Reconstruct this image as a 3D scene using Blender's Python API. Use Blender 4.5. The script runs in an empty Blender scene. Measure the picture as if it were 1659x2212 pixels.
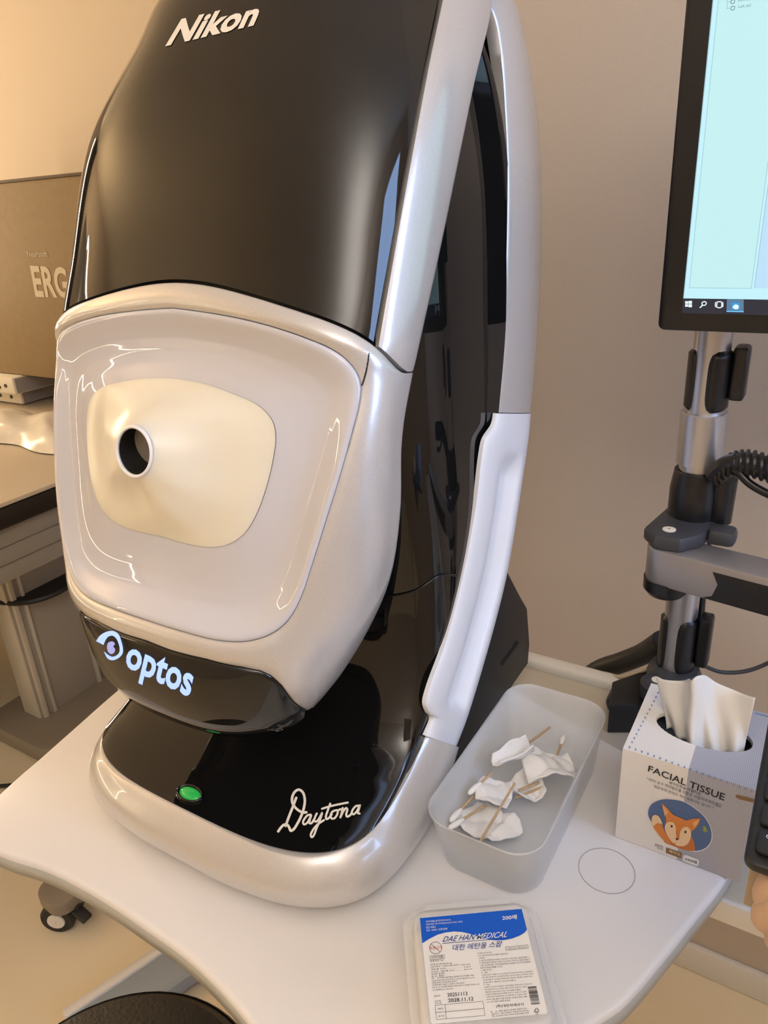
import bpy, bmesh, math, random
import numpy as np
from mathutils import Vector, Matrix
from mathutils.bvhtree import BVHTree

random.seed(7); np.random.seed(7)
scene = bpy.context.scene
COL = scene.collection

# ---------------------------------------------------------------- camera
# World: the instrument table's top is z = 0, the instrument faces -Y, its right side is +X.
IW, IH, FPX = 1659., 2212., 1600.
CXY = np.array([IW/2, IH/2]); NADIR = np.array([1060., 4850.])
_d = np.array([*(NADIR-CXY), FPX]); _d /= np.linalg.norm(_d); _up = -_d
_fw = np.array([0, 0, 1.]); _fh = _fw-_up*(_fw@_up); _fh /= np.linalg.norm(_fh)
_rt = np.cross(_fh, _up); _rt = _rt if _rt[0] > 0 else -_rt
_th = math.radians(-32.5)
RW = np.array([math.cos(_th)*_rt+math.sin(_th)*_fh, -(math.sin(_th)*_rt-math.cos(_th)*_fh), _up])
CAM = np.array([.44, -.32, .56])
def ray(p): return RW@np.array([p[0]-CXY[0], p[1]-CXY[1], FPX])
def on(p, ax, val):
    r = ray(p); t = (val-CAM[ax])/r[ax]; return CAM+r*t
cd = bpy.data.cameras.new('camera'); cam = bpy.data.objects.new('camera', cd); COL.objects.link(cam)
M4 = Matrix.Identity(4)
for i in range(3):
    M4[i][0] = RW[i][0]; M4[i][1] = -RW[i][1]; M4[i][2] = -RW[i][2]; M4[i][3] = CAM[i]
cam.matrix_world = M4
cd.sensor_fit = 'VERTICAL'; cd.sensor_height = 36; cd.sensor_width = 27; cd.lens = 36*FPX/IH; cd.clip_start = .02
scene.camera = cam

# ---------------------------------------------------------------- world, exposure
vs = scene.view_settings
vs.view_transform = 'Standard'; vs.look = 'None'; vs.gamma = 1; vs.use_curve_mapping = False; vs.exposure = -.36
w = bpy.data.worlds.new('world'); scene.world = w; w.use_nodes = True
w.node_tree.nodes['Background'].inputs[0].default_value = (1, .86, .68, 1)
w.node_tree.nodes['Background'].inputs[1].default_value = .25

FLOOR = -.74; CEIL = 1.80
WALLY = 1.45; WALLL = -3.0; WALLR = 1.9; WALLF = -2.6

def area(name, loc, rot, sx, sy, energy, color, spread=180):
    l = bpy.data.lights.new(name, 'AREA'); l.shape = 'RECTANGLE'; l.size = sx; l.size_y = sy; l.energy = energy; l.color = color
    l.spread = math.radians(spread)
    o = bpy.data.objects.new(name, l); COL.objects.link(o); o.location = loc; o.rotation_euler = rot; return o
# room lights: added warm and neutral fills, LED lines, wall light and a window
UPR = (1.10, -1.30, CEIL-.62)             # added neutral front fill behind the camera, aimed at the ceiling
area('fill_light_neutral', UPR, (math.pi, 0, 0), .8, .8, 80, (.93, .94, 1))
# added unseen wall panel; its LED lines reflect in the face plate
FY0, FY1, FZ0, FZ1 = -2.45, -.55, .05, 1.45
LEDS = [((FY0+FY1)/2, FZ0, FY1-FY0, .022), ((FY0+FY1)/2, FZ1, FY1-FY0, .022), (FY0, (FZ0+FZ1)/2, .022, FZ1-FZ0), (FY1, (FZ0+FZ1)/2, .022, FZ1-FZ0)]
for y_, z_, sy_, sz_ in LEDS: area('led_line', (WALLL+.045, y_, z_), (0, math.radians(-90), 0), sz_, sy_, 6.5, (1, .80, .52))
WLY, WLZ = .66, .90                      # warm wall light on the left wall
area('wall_light_lamp', (WALLL+.07, WLY, WLZ), (0, math.radians(-90), 0), 1.5, .05, 24, (1, .77, .50))
# added unseen warm fill, washes the ceiling that the cowl reflects
UPL = (-2.45, -.55, CEIL-.62)
area('fill_light_warm', UPL, (math.pi, 0, 0), .5, .9, 36, (1, .70, .38))
WY, WZ, WW, WH = .12, .95, .62, .95
area('window_daylight', (WALLR-.03, WY, WZ), (0, math.radians(90), 0), WH, WW, 20, (.36, .56, 1))

# ---------------------------------------------------------------- materials
MATS = {}
def mat(name, color, rough=.5, metal=0, spec=.5, coat=0, trans=0, ior=1.5, emit=None, estr=0, sss=0, noise=None, bump=None, alpha=1, sheen=0):
    if name in MATS: return MATS[name]
    m = bpy.data.materials.new(name); m.use_nodes = True; nt = m.node_tree; b = nt.nodes['Principled BSDF']
    b.inputs['Base Color'].default_value = (*color, 1); b.inputs['Roughness'].default_value = rough
    b.inputs['Metallic'].default_value = metal; b.inputs['Specular IOR Level'].default_value = spec
    b.inputs['Coat Weight'].default_value = coat; b.inputs['Coat Roughness'].default_value = .04
    b.inputs['Transmission Weight'].default_value = trans; b.inputs['IOR'].default_value = ior
    b.inputs['Alpha'].default_value = alpha; b.inputs['Sheen Weight'].default_value = sheen
    if sss:
        b.inputs['Subsurface Weight'].default_value = sss; b.inputs['Subsurface Radius'].default_value = (.02, .014, .008); b.inputs['Subsurface Scale'].default_value = .6
    if emit: b.inputs['Emission Color'].default_value = (*emit, 1); b.inputs['Emission Strength'].default_value = estr
    tc = nt.nodes.new('ShaderNodeTexCoord')
    if noise:   # (scale, amount): tone variation
        n = nt.nodes.new('ShaderNodeTexNoise'); n.inputs['Scale'].default_value = noise[0]; n.inputs['Detail'].default_value = 5
        nt.links.new(tc.outputs['Object'], n.inputs['Vector'])
        r = nt.nodes.new('ShaderNodeValToRGB'); a = noise[1]
        r.color_ramp.elements[0].position = .3; r.color_ramp.elements[1].position = .7
        r.color_ramp.elements[0].color = (*[c*(1-a) for c in color], 1); r.color_ramp.elements[1].color = (*[min(1, c*(1+a)) for c in color], 1)
        nt.links.new(n.outputs['Fac'], r.inputs['Fac']); nt.links.new(r.outputs['Color'], b.inputs['Base Color'])
    if bump:    # (scale, strength)
        n = nt.nodes.new('ShaderNodeTexNoise'); n.inputs['Scale'].default_value = bump[0]; n.inputs['Detail'].default_value = 4
        nt.links.new(tc.outputs['Object'], n.inputs['Vector'])
        bp = nt.nodes.new('ShaderNodeBump'); bp.inputs['Strength'].default_value = bump[1]; bp.inputs['Distance'].default_value = .002
        nt.links.new(n.outputs['Fac'], bp.inputs['Height']); nt.links.new(bp.outputs['Normal'], b.inputs['Normal'])
    MATS[name] = m; return m
mat('black_gloss', (.006, .006, .006), .025, spec=.55)
mat('black_matte', (.012, .012, .013), .5)
mat('black_satin', (.010, .010, .012), .32)
mat('gap_black', (.004, .004, .004), .6)
mat('pearl', (.60, .58, .56), .3, metal=.35, coat=.7, noise=(900, .05))
mat('white_gloss', (.58, .58, .63), .035, spec=.6)
mat('white_plastic', (.80, .81, .84), .28)
mat('membrane', (.80, .76, .64), .26, sss=.5, spec=.6)
mat('letter_white', (.82, .78, .70), .5)
mat('logo_light', (.3, .45, .95), .4, emit=(.30, .47, 1), estr=1.15)
mat('logo_pupil', (.3, .35, .75), .4, emit=(.33, .38, .9), estr=.6)
mat('green_lens', (.02, .25, .06), .08, emit=(.03, .55, .08), estr=.5)
mat('table_white', (.74, .72, .71), .34, noise=(3, .02))
mat('table_edge', (.42, .42, .39), .42)
mat('desk_top', (.56, .51, .42), .35, noise=(4, .03))
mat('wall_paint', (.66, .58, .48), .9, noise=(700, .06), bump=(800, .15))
mat('ceiling_paint', (.75, .68, .58), .9, noise=(3, .03))
mat('floor_vinyl', (.82, .70, .49), .42, noise=(2.5, .05), bump=(300, .04))
mat('trim_white', (.74, .72, .68), .4)
mat('silver', (.55, .55, .58), .33, metal=.85)
mat('alu_grey', (.36, .35, .36), .38, metal=.6)
mat('screen_black', (.006, .007, .009), .35)
mat('translucent_plastic', (.86, .87, .88), .35, trans=.0, sss=0, alpha=.42)
mat('clear_plastic', (.85, .86, .88), .2, alpha=.35)

mat('wall_paint_shade', (.56, .485, .405), .9, noise=(700, .06), bump=(800, .15))  # darker copy of wall_paint, shade put into the colour
mat('window_sky', (.5, .65, .9), .2, emit=(.5, .68, 1), estr=1.2)
mat('door_dark', (.02, .02, .022), .5)
mat('groove', (.42, .40, .36), .6)
mat('alu_light', (.62, .58, .50), .45, metal=.2)
mat('foot_grey', (.26, .22, .17), .5)
mat('foot_blue', (.32, .37, .42), .45)
mat('cream_top', (.60, .52, .40), .45, noise=(3, .04))
mat('apron_grey', (.30, .28, .25), .5)
mat('col_grey', (.36, .33, .28), .5)
mat('bin_dark', (.10, .095, .085), .5)
mat('case_cream', (.75, .70, .58), .5)
mat('case_shade', (.30, .28, .27), .5)  # shaded side of the cream cases, put into the colour
mat('carton_brown', (.24, .165, .075), .6, noise=(40, .06))
mat('carton_edge', (.10, .07, .04), .6)
mat('print_pale', (.55, .48, .36), .6); mat('print_pale2', (.45, .38, .27), .6)
mat('pouch', (.72, .68, .60), .25, noise=(20, .08))
mat('leather', (.012, .011, .010), .38, bump=(220, .35))
mat('pole_grey', (.045, .048, .058), .45)
mat('wire_beige', (.48, .40, .30), .5)
L_ = lambda n, c, e=1.45: mat(n, (.01, .01, .01), .35, emit=c, estr=e)
L_('lcd_pale', (.48, .78, .86)); L_('lcd_green', (.48, .76, .78)); L_('lcd_blue', (.44, .66, .84)); L_('lcd_task', (.010, .014, .03)); L_('lcd_line', (.25, .40, .45)); L_('lcd_white', (.75, .88, .92)); L_('lcd_tile', (.08, .18, .30)); L_('lcd_blueicon', (.02, .30, .70)); L_('lcd_cyan', (.15, .60, .95)); L_('lcd_text', (.12, .20, .24))
mat('frosted', (.84, .84, .84), .35, alpha=.32)
mat('wood_stick', (.50, .34, .18), .6, noise=(200, .1)); mat('cotton', (.82, .79, .75), .95, bump=(900, .3)); mat('tissue_paper', (.72, .70, .66), .95)
mat('inside_dark', (.10, .09, .08), .8)
P_ = lambda n, c: mat(n, c, .5)
P_('print_black', (.012, .012, .014)); P_('print_dark', (.06, .06, .065)); P_('print_white', (.80, .80, .80)); P_('print_blue', (.075, .135, .29)); P_('print_orange', (.66, .22, .035)); P_('print_orange2', (.55, .17, .03)); P_('print_cream', (.80, .58, .34)); P_('print_cream2', (.75, .42, .16)); P_('print_green', (.28, .33, .07)); P_('print_brown', (.22, .13, .05)); P_('print_paw', (.10, .19, .42)); P_('print_strongblue', (.0, .10, .62)); P_('print_navy', (.01, .05, .28)); P_('print_red', (.55, .10, .08))
mat('key_black', (.012, .012, .014), .45); mat('key_top', (.010, .010, .012), .38); mat('legend', (.6, .62, .72), .5); mat('board_beige', (.40, .32, .22), .6); mat('skin', (.50, .34, .23), .5, sss=.15, noise=(60, .06))
# tissue box print: plain cream half and pinstriped grey half
m_ = mat('tissue_print', (.78, .76, .73), .6); nt = m_.node_tree; b_ = nt.nodes['Principled BSDF']
ge = nt.nodes.new('ShaderNodeNewGeometry'); sx = nt.nodes.new('ShaderNodeSeparateXYZ'); nt.links.new(ge.outputs['Position'], sx.inputs[0])
gt = nt.nodes.new('ShaderNodeMath'); gt.operation = 'GREATER_THAN'; gt.inputs[1].default_value = .3855; nt.links.new(sx.outputs['X'], gt.inputs[0])
sn = nt.nodes.new('ShaderNodeMath'); sn.operation = 'MULTIPLY'; sn.inputs[1].default_value = 4200; nt.links.new(sx.outputs['X'], sn.inputs[0])
s2 = nt.nodes.new('ShaderNodeMath'); s2.operation = 'SINE'; nt.links.new(sn.outputs[0], s2.inputs[0])
s3 = nt.nodes.new('ShaderNodeMapRange'); s3.inputs['From Min'].default_value = -1; s3.inputs['From Max'].default_value = 1; nt.links.new(s2.outputs[0], s3.inputs['Value'])
mx1_ = nt.nodes.new('ShaderNodeMixRGB'); mx1_.inputs[1].default_value = (.34, .35, .41, 1); mx1_.inputs[2].default_value = (.44, .45, .51, 1); nt.links.new(s3.outputs[0], mx1_.inputs[0])
mx2_ = nt.nodes.new('ShaderNodeMixRGB'); mx2_.inputs[1].default_value = (.78, .75, .71, 1); nt.links.new(gt.outputs[0], mx2_.inputs[0]); nt.links.new(mx1_.outputs[0], mx2_.inputs[2]); nt.links.new(mx2_.outputs[0], b_.inputs['Base Color'])

# ---------------------------------------------------------------- mesh helpers
def obj(name, verts, faces, material, parent=None, smooth=False, sharp=None):
    me = bpy.data.meshes.new(name); me.from_pydata([tuple(map(float, v)) for v in verts], [], faces); me.update()
    bm = bmesh.new(); bm.from_mesh(me); bmesh.ops.recalc_face_normals(bm, faces=bm.faces); bm.to_mesh(me); bm.free()
    if smooth:
        for p in me.polygons: p.use_smooth = True
        if sharp: me.set_sharp_from_angle(angle=math.radians(sharp))
    if material: me.materials.append(MATS[material] if isinstance(material, str) else material)
    o = bpy.data.objects.new(name, me); COL.objects.link(o)
    if parent: o.parent = parent
    return o
def bobj(name, bm, material, parent=None, smooth=False, sharp=None, recalc=True):
    if recalc: bmesh.ops.recalc_face_normals(bm, faces=bm.faces)
    me = bpy.data.meshes.new(name); bm.to_mesh(me); bm.free()
    if smooth:
        for p in me.polygons: p.use_smooth = True
        if sharp: me.set_sharp_from_angle(angle=math.radians(sharp))
    if material: me.materials.append(MATS[material] if isinstance(material, str) else material)
    o = bpy.data.objects.new(name, me); COL.objects.link(o)
    if parent: o.parent = parent
    return o
def tag(o, label, cat, group=None):
    o['label'] = label; o['category'] = cat
    if group: o['group'] = group
    return o
def struct(o, label=None, cat=None):
    o['kind'] = 'structure'
    if label: o['label'] = label; o['category'] = cat
    return o
def thing(name, label, cat, loc=(0, 0, 0), group=None):
    o = bpy.data.objects.new(name, None); COL.objects.link(o); o.location = loc; o.empty_display_size = .02
    return tag(o, label, cat, group)
def put(p, *os):                          # meshes are in world coordinates; only the Empties are moved
    for o in os:
        o.parent = p; o.matrix_parent_inverse = Matrix.Translation(-Vector(p.location)) if p.type == 'EMPTY' else Matrix.Identity(4)
    return os[0]
def box(name, c, s, material, parent=None, bevel=0, rot=None, seg=2):
    bm = bmesh.new(); bmesh.ops.create_cube(bm, size=1); bmesh.ops.scale(bm, vec=s, verts=bm.verts)
    if bevel: bmesh.ops.bevel(bm, geom=bm.edges[:], offset=bevel, segments=seg, affect='EDGES', profile=.5)
    if rot: bmesh.ops.rotate(bm, cent=(0, 0, 0), matrix=rot, verts=bm.verts)
    bmesh.ops.translate(bm, vec=c, verts=bm.verts)
    return bobj(name, bm, material, parent, smooth=bool(bevel), sharp=40)
def grid(name, P, material, parent=None, closeu=False, closev=False, smooth=True, sharp=None):
    P = np.asarray(P, float); nu, nv = P.shape[:2]; V = P.reshape(-1, 3); Fc = []
    for i in range(nu if closeu else nu-1):
        for j in range(nv if closev else nv-1):
            a, b = i, (i+1) % nu; c, d = j, (j+1) % nv
            Fc.append((a*nv+c, b*nv+c, b*nv+d, a*nv+d))
    return obj(name, V, Fc, material, parent, smooth, sharp)
def lathe(name, prof, c, material, parent=None, n=32, axis='z', a0=0, a1=None, smooth=True, sharp=35):
    full = a1 is None; A = np.linspace(0, 2*math.pi, n, endpoint=False) if full else np.linspace(a0, a1, n)
    P = []
    for a in A:
        row = []
        for r, h in prof:
            x, y = r*math.cos(a), r*math.sin(a)
            row.append({'z': (c[0]+x, c[1]+y, c[2]+h), 'x': (c[0]+h, c[1]+x, c[2]+y), 'y': (c[0]+x, c[1]+h, c[2]+y)}[axis])
        P.append(row)
    return grid(name, P, material, parent, closeu=full, smooth=smooth, sharp=sharp)
def cr(pts, n, closed=False):             # smooth resampling, chord-length cubic
    P = np.asarray(pts, float)
    if closed: P = np.vstack([P[-2:], P, P[:3]])
    k = np.r_[0, np.cumsum(np.linalg.norm(np.diff(P, axis=0), axis=1)**.5+1e-9)]
    m = np.gradient(P, k, axis=0)
    if closed: t = np.linspace(k[2], k[-3], n, endpoint=False)
    else: t = np.linspace(k[0], k[-1], n)
    return herm(k, P, m, t)
def herm(k, P, m, t):
    i = np.clip(np.searchsorted(k, t, side='right')-1, 0, len(k)-2); h = (k[i+1]-k[i]); s = (t-k[i])/h
    s = s[:, None]; h = h[:, None]
    return (2*s**3-3*s**2+1)*P[i]+(s**3-2*s**2+s)*h*m[i]+(-2*s**3+3*s**2)*P[i+1]+(s**3-s**2)*h*m[i+1]
def even(pts, n, closed=False):           # resample evenly by length
    D = cr(pts, 600, closed)
    if closed: D = np.vstack([D, D[:1]])
    L = np.r_[0, np.cumsum(np.linalg.norm(np.diff(D, axis=0), axis=1))]
    t = np.linspace(0, L[-1], n, endpoint=not closed)
    return np.stack([np.interp(t, L, D[:, a]) for a in range(D.shape[1])], 1)
def tube(name, pts, r, material, parent=None, n=10, res=None, caps=True, smooth_path=True):
    P = even(pts, res or max(4, len(pts)*6)) if smooth_path else np.asarray(pts, float)
    rr = np.interp(np.linspace(0, 1, len(P)), np.linspace(0, 1, len(r)), r) if hasattr(r, '__len__') else np.full(len(P), r)
    T = np.gradient(P, axis=0); T /= np.linalg.norm(T, axis=1)[:, None]
    a = np.array([0, 0, 1.]) if abs(T[0][2]) < .9 else np.array([1., 0, 0]); G = []
    for i in range(len(P)):
        a = a-T[i]*(a@T[i]); a /= np.linalg.norm(a); b = np.cross(T[i], a)
        G.append([P[i]+rr[i]*(math.cos(q)*a+math.sin(q)*b) for q in np.linspace(0, 2*math.pi, n, endpoint=False)])
    V = np.array(G).reshape(-1, 3); Fc = []
    for i in range(len(P)-1):
        for j in range(n): Fc.append((i*n+j, (i+1)*n+j, (i+1)*n+(j+1) % n, i*n+(j+1) % n))
    if caps: Fc.append(tuple(range(n))); Fc.append(tuple((len(P)-1)*n+j for j in range(n)))
    return obj(name, V, Fc, material, parent, True, 50)
def prism(name, poly, z0, z1, material, parent=None, bevel=0, axis='z', seg=2, bottom_bevel=True):
    bm = bmesh.new(); n = len(poly)
    def mk(a, b, h): return {'z': (a, b, h), 'x': (h, a, b), 'y': (a, h, b)}[axis]
    lo = [bm.verts.new(mk(*p, z0)) for p in poly]; hi = [bm.verts.new(mk(*p, z1)) for p in poly]
    f0 = bm.faces.new(lo[::-1]); f1 = bm.faces.new(hi)
    for i in range(n): bm.faces.new((lo[i], lo[(i+1) % n], hi[(i+1) % n], hi[i]))
    bmesh.ops.recalc_face_normals(bm, faces=bm.faces)
    if bevel:
        E = [e for e in bm.edges if (f1 in e.link_faces) or (bottom_bevel and f0 in e.link_faces)]
        bmesh.ops.bevel(bm, geom=E, offset=bevel, segments=seg, affect='EDGES', profile=.5, clamp_overlap=True)
    return bobj(name, bm, material, parent, smooth=True, sharp=35)
def rrect(x0, y0, x1, y1, r, n=5):
    out = []
    for cx, cy, a in ((x1-r, y1-r, 0), (x0+r, y1-r, 90), (x0+r, y0+r, 180), (x1-r, y0+r, 270)):
        for k in range(n+1):
            q = math.radians(a+90*k/n); out.append((cx+r*math.cos(q), cy+r*math.sin(q)))
    return out
# --- print and lettering: flat shapes laid on a real surface
TEXT = {}; GLYPH = {}
def prefetch(strings):                    # many plain lines set in one go
    chars = sorted({ch for q in strings for ch in q if ch != ' ' and ch not in GLYPH}); gap = 4.
    c = bpy.data.curves.new('t', 'FONT'); c.body = chr(10).join(chars); c.size = 1; c.space_line = gap; c.resolution_u = 2; o = bpy.data.objects.new('t', c); me = o.to_mesh()
    V = [(v.co.x, v.co.y) for v in me.vertices]; Fs = [tuple(p.vertices) for p in me.polygons]; o.to_mesh_clear(); lines = {}
    for f in Fs: lines.setdefault(int(round(-np.mean([V[i][1] for i in f])/gap+.08)), []).append(f)
    for k, ch in enumerate(chars):
        fs = lines.get(k, []); ids = sorted({i for f in fs for i in f}); mp = {i: n for n, i in enumerate(ids)}
        GLYPH[ch] = ([(V[i][0], V[i][1]+k*gap) for i in ids], [tuple(mp[i] for i in f) for f in fs])
    bpy.data.objects.remove(o); bpy.data.curves.remove(c)
    for q in strings:
        x = 0.; VV = []; FF = []
        for ch in q:
            if ch == ' ': x += .28; continue
            v, f = GLYPH[ch]
            if not v: continue
            n = len(VV); VV += [(x+a_, b_) for a_, b_ in v]; FF += [tuple(i+n for i in t_) for t_ in f]; x += max(a_ for a_, b_ in v)+.06
        TEXT[(q, 0, 0)] = (VV, FF)
def text_mesh(s, bold=0, shear=0, cut=None):
    if not cut and (s, bold, shear) in TEXT: return TEXT[(s, bold, shear)]
    c = bpy.data.curves.new('t', 'FONT'); c.body = s; c.size = 1; c.offset = bold; c.shear = shear; c.resolution_u = 3; c.space_character = 1+bold*.9; c.fill_mode = 'FRONT' if hasattr(c, 'fill_mode') else 'FULL'
    o = bpy.data.objects.new('t', c)
    bm = bmesh.new(); bm.from_mesh(o.to_mesh()); o.to_mesh_clear()
    bpy.data.objects.remove(o); bpy.data.curves.remove(c)
    bm.verts.ensure_lookup_table()
    if cut and bm.verts:
        xs = [v.co.x for v in bm.verts]; x = min(xs)+cut
        while x < max(xs):
            bmesh.ops.bisect_plane(bm, geom=bm.verts[:]+bm.edges[:]+bm.faces[:], plane_co=(x, 0, 0), plane_no=(1, 0, 0)); x += cut
        ys = [v.co.y for v in bm.verts]; y = min(ys)+cut
        while y < max(ys):
            bmesh.ops.bisect_plane(bm, geom=bm.verts[:]+bm.edges[:]+bm.faces[:], plane_co=(0, y, 0), plane_no=(0, 1, 0)); y += cut
    V = [(v.co.x, v.co.y) for v in bm.verts]; bm.verts.index_update(); Fc = [tuple(v.index for v in f.verts) for f in bm.faces]; bm.free()
    return V, Fc
def plane_hit(ax, val): return lambda p: on(p, ax, val)
def bvh_hit(bvh, lift):
    def h(p):
        r = Vector(ray(p)).normalized(); loc, no, ix, ds = bvh.ray_cast(Vector(CAM), r)
        if loc is None: return None
        if no.dot(r) > 0: no = -no
        return np.array(loc+no*lift)
    return h
def bvh_of(*os):
    V, Fc = [], []
    for o in os:
        k = len(V); V += [v.co.copy() for v in o.data.vertices]; Fc += [tuple(i+k for i in p.vertices) for p in o.data.polygons]
    return BVHTree.FromPolygons(V, Fc)
def lay(pts, faces, hit):                 # pixels -> points on the surface they are printed on
    V = [hit(p) for p in pts]
    good = [i for i, v in enumerate(V) if v is not None]
    mp = {i: k for k, i in enumerate(good)}
    return [V[i] for i in good], [tuple(mp[i] for i in f) for f in faces if all(i in mp for i in f)]
def px_text(name, s, BL, BR, TL, hit, material, parent=None, bold=0, shear=0, cut=None, yref=None, TR=None):
    """text whose box (x extent, baseline..cap height) fills the quad BL, BR, TL"""
    V, Fc = text_mesh(s, bold, shear, cut)
    if not V: return None
    xs = [v[0] for v in V]; x0, x1 = min(xs), max(xs)
    if yref: y0, y1 = yref
    else: ys = [v[1] for v in V]; y0, y1 = min(ys), max(ys)
    BL, BR, TL = map(np.array, (BL, BR, TL)); TR = np.array(TR) if TR is not None else TL+BR-BL
    def m(v):
        a = (v[0]-x0)/(x1-x0); b = (v[1]-y0)/(y1-y0)
        return (1-a)*(1-b)*BL+a*(1-b)*BR+(1-a)*b*TL+a*b*TR
    return obj(name, *lay([m(v) for v in V], Fc, hit), material, parent)
def px_poly(name, pts, hit, material, parent=None, smooth=False, n=None):
    p = cr([(float(a), float(b)) for a, b in pts], n or len(pts)*5, True) if smooth else np.array(pts, float)
    V, Fc = lay(list(p), [tuple(range(len(p)))], hit)
    return obj(name, V, Fc, material, parent)
def stroke_px(pts, wd, n=None, closed=False):
    P = cr([(float(a), float(b)) for a, b in pts], n or len(pts)*5); T = np.gradient(P, axis=0); T /= np.linalg.norm(T, axis=1)[:, None]+1e-9
    N = np.stack([-T[:, 1], T[:, 0]], 1)*wd/2
    V = []; Fc = []
    for i in range(len(P)): V += [P[i]+N[i], P[i]-N[i]]
    for i in range(len(P)-1): Fc.append((2*i, 2*i+1, 2*i+3, 2*i+2))
    for c0, t0, k in ((P[0], -T[0], 0), (P[-1], T[-1], 2*len(P)-2)):   # round ends
        b = len(V); n0 = np.array([-t0[1], t0[0]])
        arc = [c0+wd/2*(math.cos(q)*n0+math.sin(q)*t0) for q in np.linspace(0, math.pi, 7)]
        V += arc; Fc.append(tuple(range(b, b+7)))
    return V, Fc
def merge_px(parts):
    V, Fc = [], []
    for v, f in parts:
        k = len(V); V += list(v); Fc += [tuple(i+k for i in q) for q in f]
    return V, Fc
# ================================================================ the retinal camera
DEV = thing('retinal_camera', 'tall black and pearl white retinal camera with round white face port', 'eye scanner', (0, .2, 0))
N_F = [(.34, .775), (.26, .757), (.213, .73), (.178, .685), (.140, .615), (.103, .52), (.078, .46), (.056, .40), (.034, .335), (.016, .28), (.004, .237), (.001, .200), (.008, .170), (.030, .144)]
N_E = [(.09, .38, .752), (.118, .34, .735), (.138, .31, .712), on((1060, 0), 0, .149), on((1020, 200), 0, .169), on((950, 540), 0, .171), (.172, .151, .437),
       on((868, 950), 0, .172), on((865, 1100), 0, .171), on((845, 1240), 0, .163), on((800, 1350), 0, .146), on((740, 1450), 0, .125), on((695, 1500), 0, .112), on((650, 1536), 0, .100)]
N_N = [2.3, 2.5, 2.8, 3.3, 4.1, 4.4, 4.2, 3.8, 3.4, 3.1, 2.9, 2.7, 2.5, 2.4]
_nd = np.array([[*f, *e, n] for f, e, n in zip(N_F, N_E, N_N)], float); _nk = np.arange(len(_nd), dtype=float); _nm = np.gradient(_nd, _nk, axis=0)
TMAX = len(_nd)-1.
def S0(t, a):
    t = np.asarray(t, float).ravel(); a = np.radians(np.asarray(a, float).ravel())
    q = herm(_nk, _nd, _nm, np.clip(t, 0, TMAX)); n = q[:, 5]
    c, s = np.abs(np.cos(a)), np.abs(np.sin(a)); r = (c**n+s**n)**(-1/n)
    wv = 1-r*c
    return np.stack([np.sign(a)*q[:, 2]*r*s, q[:, 0]+(q[:, 3]-q[:, 0])*wv, q[:, 1]+(q[:, 4]-q[:, 1])*wv], 1)
def Sn(t, a):
    e = .02
    du = S0(np.clip(np.asarray(t)+e, 0, TMAX), a)-S0(np.clip(np.asarray(t)-e, 0, TMAX), a)
    aa = np.asarray(a, float); dv = S0(t, np.clip(aa+.6, -90, 90))-S0(t, np.clip(aa-.6, -90, 90))
    N = np.cross(du, dv); N /= np.linalg.norm(N, axis=1)[:, None]+1e-12
    P = S0(t, a); out = P-np.array([0, .26, .42]); sg = np.sign((N*out).sum(1)); return N*sg[:, None]
def S(t, a, off=0.):
    t = np.asarray(t, float); sh = t.shape; a = np.broadcast_to(np.asarray(a, float), sh).ravel(); t = t.ravel()
    off = np.broadcast_to(np.asarray(off, float), sh).ravel() if np.ndim(off) else np.full(len(t), off)
    return (S0(t, a)+Sn(t, a)*off[:, None]).reshape(*sh, 3)
TT = np.linspace(0, TMAX, 261); AA = np.linspace(-90, 90, 241)
DG = S(*np.meshgrid(TT, AA, indexing='ij')); nA = len(AA)
_sb = BVHTree.FromPolygons([Vector(v) for v in DG.reshape(-1, 3)], [(i*nA+j, (i+1)*nA+j, (i+1)*nA+j+1, i*nA+j+1) for i in range(260) for j in range(nA-1)])
def S_px(p):                              # pixel -> (t, a) on the head's surface
    loc, no, ix, ds = _sb.ray_cast(Vector(CAM), Vector(ray(p)).normalized())
    if loc is None: return None
    i, j = divmod(ix, nA-1); P = DG[i, j]; A_ = np.stack([DG[i+1, j]-P, DG[i, j+1]-P], 1)
    uv = np.linalg.lstsq(A_, np.array(loc)-P, rcond=None)[0]
    return TT[i]+uv[0]*(TT[1]-TT[0]), AA[j]+uv[1]*(AA[1]-AA[0])
def seam(px): return np.array([q for q in map(S_px, px) if q is not None])

# seam between cowl and bezel
q = seam([(270, 614), (330, 611), (400, 617), (500, 633), (600, 660), (700, 695), (760, 722), (808, 751), (850, 780), (886, 810)])
_pc = np.polyfit(np.r_[q[:, 1], -q[:, 1]], np.r_[q[:, 0], q[:, 0]], 4)
Tc = lambda a: np.polyval(_pc, a)
# front edge of the front band
q = seam([(952, 0), (940, 60), (905, 200), (882, 350), (860, 490), (832, 630), (808, 750)])
_pb = np.polyfit(q[:, 0], q[:, 1], 2); Ab = lambda t: np.clip(np.polyval(_pb, np.maximum(t, 2.6)), 20, 84)
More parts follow.
